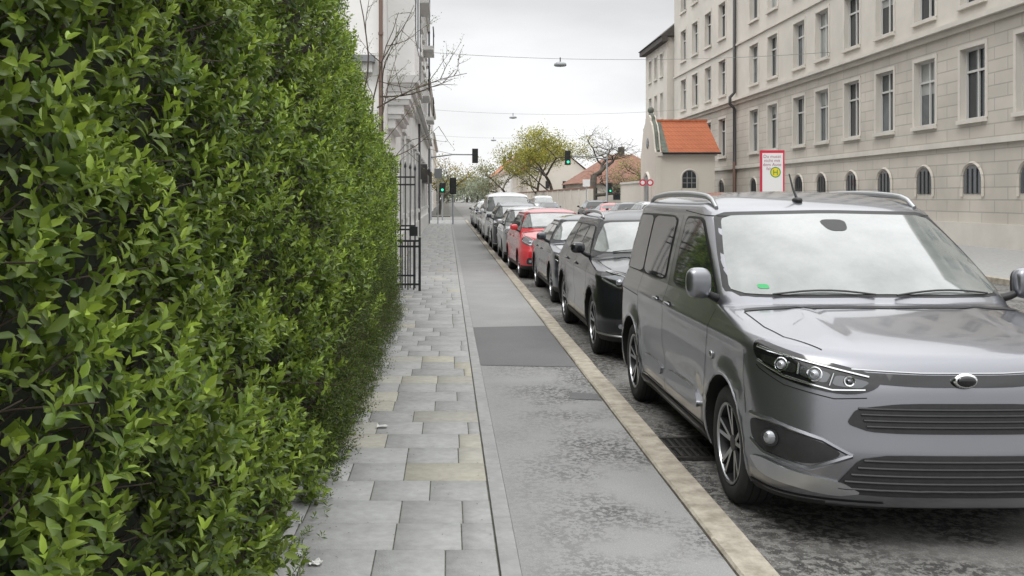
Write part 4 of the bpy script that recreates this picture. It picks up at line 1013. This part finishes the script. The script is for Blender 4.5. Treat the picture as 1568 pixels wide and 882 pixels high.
def long_branch():
    e=empty('climbing_shrub'); mb=MB(); rr=random.Random(3); tips=[]
    def br(p,d,L,r,dep):
        pts=[p.copy()];rs=[r];k=7
        for i in range(k):
            d=(d+Vector((rr.gauss(0,.10),rr.gauss(0,.12),rr.gauss(0,.10)))).normalized(); p=p+d*L/k; pts.append(p.copy()); rs.append(r*(1-.7*(i+1)/k))
            if dep>0 and i>0 and rr.random()<.75:
                q=Vector((rr.gauss(.2,.6),rr.gauss(0,.6),rr.gauss(.3,.7))).normalized(); br(p.copy(),(d*.6+q*.8).normalized(),L*.40,r*.5,dep-1)
        tips.extend(pts[2:]); mb.tube(pts,rs,'twig',5,False)
    br(Vector((-1.35,16.8,1.0)),Vector((.0,0,1)),3.2,.024,2)
    br(Vector((-1.25,17,3.35)),Vector((1,0,.42)),1.75,.017,2)
    br(Vector((-1.2,17,3.55)),Vector((1,0,.10)),1.35,.017,1)
    br(Vector((-1.5,17,3.6)),Vector((.3,0,1)),2.4,.018,2)
    br(Vector((-1.4,17,2.9)),Vector((.1,0,1)),2.2,.018,2)
    br(Vector((-1.35,17,2.2)),Vector((.5,0,.9)),1.2,.012,2)
    mb.obj('stems',e); T=np.array([tuple(t) for t in tips]); n=1000; P=T[rng.integers(0,len(T),n)]+rng.normal(size=(n,3))*.03
    G=leaf_geo(P,rng.normal(size=(n,3)),rng.normal(size=(n,3)),rng.uniform(.015,.04,n),np.full(n,.016),np.tile([.15,.19,.05],(n,1))*rng.uniform(.5,1.3,(n,1)),False)
    o=bpy.data.objects.new('buds',fast_mesh('buds',G[0],G[1],'leaf',G[2])); COL.objects.link(o); o.parent=e
long_branch()
# ---------------------------------------------------------------- trees beyond
SP=((.24,.25,.045),(.37,.35,.08))
tree('spring_tree',(14.7,128,0),11.6,.9,1,6200,.24,depth=5,kids=3,seed=11,leafcol=SP)
tree('spring_tree',(13.2,140,0),10.9,.9,1,5600,.25,depth=5,kids=3,seed=14,leafcol=SP)
tree('pollarded_tree',(15.5,104,0),9.9,1.0,.8,300,.16,depth=5,kids=3,seed=21,r0=.5,leafcol=SP,trunk=.4,wob=.36,lift=.35)
tree('spring_tree',(20.5,100,0),6.9,.9,1,1300,.17,depth=5,kids=3,seed=25,leafcol=((.28,.28,.10),(.4,.37,.14)))
tree('spring_tree',(24.5,112,0),7.4,.9,1,1200,.17,depth=5,kids=3,seed=26,leafcol=((.28,.28,.10),(.4,.37,.14)))
tree('spring_tree',(20.5,92,0),4.8,.9,1,1000,.15,depth=4,kids=3,seed=28,leafcol=((.2,.21,.06),(.3,.3,.1)))
tree('street_tree',(-.9,96,0),6.2,.8,1,1300,.17,depth=4,kids=3,seed=31,leafcol=((.30,.25,.05),(.42,.34,.08)))
tree('street_tree',(11.8,180,0),9,.8,1,2000,.34,depth=4,kids=3,seed=33,leafcol=((.20,.21,.10),(.28,.28,.14)))
def distant():
    e=empty('distant_trees'); G=[]; mb=MB()
    for i in range(46):
        x=rng.uniform(-12,30); y=rng.uniform(290,420); h=rng.uniform(7,12)
        if -1<x<9 and y<330: continue
        n=420; th=rng.uniform(0,6.28,n); rr=rng.uniform(0,1,n)**.5
        P=np.stack([x+rr*np.cos(th)*4.2,y+rr*np.sin(th)*4,h*.55+rng.normal(size=n)*h*.2],1)
        tn=rng.uniform(.8,1.3)
        G.append(leaf_geo(P,rng.normal(size=(n,3)),rng.normal(size=(n,3)),np.full(n,.95),np.full(n,.6),np.tile([.24,.26,.19],(n,1))*rng.uniform(.6,1.3,(n,1))*tn,False))
        mb.tube([(x,y,0),(x,y,h*.6)],[.3,.15],'bark_far',5)
    V,F,C=join_geo(G); o=bpy.data.objects.new('crowns',fast_mesh('crowns',V,F,'leaf_far',C)); COL.objects.link(o); o.parent=e; mb.obj('trunks',e)
distant()
# ---------------------------------------------------------------- traffic lights, lamps, sign
def head(mb,x,y,z,s=1,green=None,three=True):
    n=3 if three else 2; h=.32*s*n
    mb.box(x-.16*s,x+.16*s,y-.12,y+.12,z-h/2,z+h/2,'signal_dark')
    mb.box(x-.22*s,x+.22*s,y+.121,y+.135,z-h/2-.06,z+h/2+.06,'signal_dark')
    for i in range(n):
        zz=z+h/2-.16*s-.32*s*i; m='signal_dark'
        if i==n-1 and green is True: m='light_green'
        if i==0 and green is False: m='light_red'
        V=[(x+.10*s*math.cos(t),y-.13,zz+.10*s*math.sin(t)) for t in np.linspace(0,2*math.pi,16,endpoint=False)]
        mb.add(V,[tuple(range(16))],m)
        mb.tube([(x-.13*s,y-.13,zz+.02),(x-.09*s,y-.22,zz+.11*s),(x,y-.25,zz+.14*s),(x+.09*s,y-.22,zz+.11*s),(x+.13*s,y-.13,zz+.02)],.015,'signal_dark',4)
def mast(name,px,py,h,tox,sx,green,ped=None):
    e=empty(name); mb=MB(); mb.tube([(px,py,0),(px,py,h)],[.09,.06],'metal_gray',10)
    mb.tube([(px,py,h-.1),(px+(tox-px)*.5,py,h+.12),(tox,py,h+.1)],[.06,.05,.04],'metal_gray',8)
    mb.tube([(px,py,h+.5),(px+(tox-px)*.5,py,h+.14)],.015,'metal_gray',5); mb.tube([(px,py,h),(px,py,h+.55)],.04,'metal_gray',6)
    mb.obj('mast',e); b=MB(); head(b,tox,py-.05,h+.02,1,green)
    if ped: head(b,px+.2,py-.15,2.5,.7,ped==1); 
    b.obj('signal_heads',e)
mast('traffic_light',12.0,72,4.75,9.05,-1,True,1)
mast('traffic_light',-1.25,71,4.85,2.05,1,None)
def pole_signal(x,y,h,green,three=True):
    e=empty('pedestrian_signal'); mb=MB(); mb.tube([(x,y,0),(x,y,h+.4)],.055,'metal_gray',8); head(mb,x+.0,y-.2,h,.95,green,three=three); mb.obj('pole_and_head',e)
pole_signal(.35,60.5,2.5,None); pole_signal(-.38,71.5,2.5,True,False)
s=MB(); s.tube([(-.62,62,0),(-.62,62,3.6)],.04,'metal_gray',8); s.box(-.85,-.35,61.9,61.94,3.0,3.65,'metal_gray'); s.obj('traffic_sign')
s=MB(); s.tube([(11.6,80,0),(11.6,80,3.3)],.04,'metal_gray',8); s.box(11.3,11.9,79.9,79.94,2.7,3.3,'sign_white'); s.obj('traffic_sign')
s=MB(); s.tube([(11.72,56.5,0),(11.72,56.5,3.0)],.035,'metal_gray',8)
for cx in (11.5,11.94):
    V=[(cx+.2*math.cos(t),56.4,2.65+.2*math.sin(t)) for t in np.linspace(0,2*math.pi,20,endpoint=False)]; s.add(V,[tuple(range(20))],'sign_red')
    V=[(cx+.12*math.cos(t),56.395,2.65+.12*math.sin(t)) for t in np.linspace(0,2*math.pi,20,endpoint=False)]; s.add(V,[tuple(range(20))],'sign_white')
s.obj('no_entry_sign')
def hanging(x,y,z,xa,xb):
    e=empty('hanging_street_lamp'); mb=MB()
    pts=[(xa+(xb-xa)*t,y,z+.25+.35*(2*t-1)**2) for t in np.linspace(0,1,20)]
    mb.tube(pts,.010,'metal_gray',5); mb.tube([(x,y,z+.35),(x,y,z+.12)],.03,'metal_gray',6); mb.obj('wire',e)
    l=MB(); l.lathe([(.001,.15),(.13,.14),(.28,.06),(.30,-.02),(.26,-.06),(.001,-.10)],(x,y,z),'lamp_gray','z',20); l.obj('lamp_head',e)
hanging(5.3,45,8.0,-1.0,18); hanging(5.1,74.5,8.0,-1,18); hanging(5.0,104,8.0,-2,14)
def stop_sign():
    e=empty('bus_stop_sign'); mb=MB(); y=34; x0,x1=11.12,11.97
    mb.box(x0,x1,y,y+.1,.5,3.44,'sign_red',0); mb.box(x0+.06,x1-.06,y-.006,y-.001,.6,3.34,'sign_white')
    for x in (x0+.06,x1-.06): mb.box(x-.03,x+.03,y+.02,y+.08,.1,.5,'metal_gray')
    c=((x0+x1)/2+.10,2.66)
    for r,m,k in ((.19,'sign_green',.008),(.155,'sign_yellow',.010)):
        mb.add([(c[0]+r*math.cos(t),y-k,c[1]+r*math.sin(t)) for t in np.linspace(0,2*math.pi,24,endpoint=False)],[tuple(range(24))],m)
    mb.box(c[0]-.08,c[0]-.05,y-.014,y-.011,2.57,2.75,'sign_green'); mb.box(c[0]+.05,c[0]+.08,y-.014,y-.011,2.57,2.75,'sign_green'); mb.box(c[0]-.05,c[0]+.05,y-.014,y-.011,2.645,2.675,'sign_green')
    for i,t in enumerate(('Du musst','nicht mit','dem Auto','fahren')):
        zz=3.17-.145*i; mb.text(t,.16,lambda a,b,zz=zz:((x0+x1)/2-.02+a,y-.009,zz+b),'sign_text')
    mb.obj('board',e)
stop_sign()
# ---------------------------------------------------------------- world, sun, camera
W=bpy.data.worlds.new('World'); S.world=W; W.use_nodes=True; nt=W.node_tree; N=nt.nodes; L=nt.links; bg=N['Background']; bg.inputs['Strength'].default_value=.1
sky=N.new('ShaderNodeTexSky'); sky.sky_type='NISHITA'; sky.sun_disc=False; sky.sun_elevation=math.radians(52); sky.sun_rotation=math.radians(200); sky.dust_density=3
tc=N.new('ShaderNodeTexCoord'); sx=N.new('ShaderNodeSeparateXYZ'); L.new(tc.outputs['Generated'],sx.inputs[0])
cr=N.new('ShaderNodeValToRGB'); cr.color_ramp.elements[0].position=0; cr.color_ramp.elements[0].color=(1,1,1,1)
for p,v in ((.07,1.0),(.13,.90),(.2,.78),(.35,.94)):
    q=cr.color_ramp.elements.new(p); q.color=(v*.985,v*.993,v*1.0,1)
cr.color_ramp.elements[-1].position=1; cr.color_ramp.elements[-1].color=(1,1,1,1)
L.new(sx.outputs[2],cr.inputs[0])
mz=N.new('ShaderNodeMapRange'); mz.inputs[1].default_value=.22; mz.inputs[2].default_value=.8; mz.inputs[3].default_value=11.0; mz.inputs[4].default_value=28; L.new(sx.outputs[2],mz.inputs[0])
mp=N.new('ShaderNodeMapping'); mp.inputs['Scale'].default_value=(1,1,3.2); L.new(tc.outputs['Generated'],mp.inputs[0])
nz=N.new('ShaderNodeTexNoise'); nz.inputs['Scale'].default_value=3.0; nz.inputs['Detail'].default_value=6; nz.inputs['Roughness'].default_value=.5; L.new(mp.outputs[0],nz.inputs['Vector'])
mn=N.new('ShaderNodeMapRange'); mn.inputs[1].default_value=.35; mn.inputs[2].default_value=.65; mn.inputs[3].default_value=.87; mn.inputs[4].default_value=1.10; L.new(nz.outputs['Fac'],mn.inputs[0])
m1=N.new('ShaderNodeMath'); m1.operation='MULTIPLY'; L.new(mz.outputs[0],m1.inputs[0]); L.new(mn.outputs[0],m1.inputs[1])
vm=N.new('ShaderNodeVectorMath'); vm.operation='SCALE'; L.new(cr.outputs[0],vm.inputs[0]); L.new(m1.outputs[0],vm.inputs['Scale'])
mx=N.new('ShaderNodeMix'); mx.data_type='RGBA'; mx.inputs[0].default_value=.94; L.new(sky.outputs[0],mx.inputs[6]); L.new(vm.outputs[0],mx.inputs[7]); L.new(mx.outputs[2],bg.inputs['Color'])
sl=bpy.data.lights.new('sun','SUN'); sl.energy=1.2; sl.angle=math.radians(18); sl.color=(1,.98,.95)
so=bpy.data.objects.new('sun',sl); COL.objects.link(so)
d=Vector((.30,.50,-.80)).normalized(); so.rotation_euler=d.to_track_quat('-Z','Y').to_euler()
cam=bpy.data.cameras.new('camera'); co=bpy.data.objects.new('camera',cam); COL.objects.link(co); S.camera=co
co.location=(0,0,1.75); co.rotation_euler=(math.pi/2,0,0); cam.sensor_width=36; cam.lens=33.66; cam.shift_x=.063; cam.shift_y=-.088; cam.clip_end=3000; cam.clip_start=.05
S.view_settings.view_transform='Standard'; S.view_settings.look='None'; S.view_settings.exposure=0
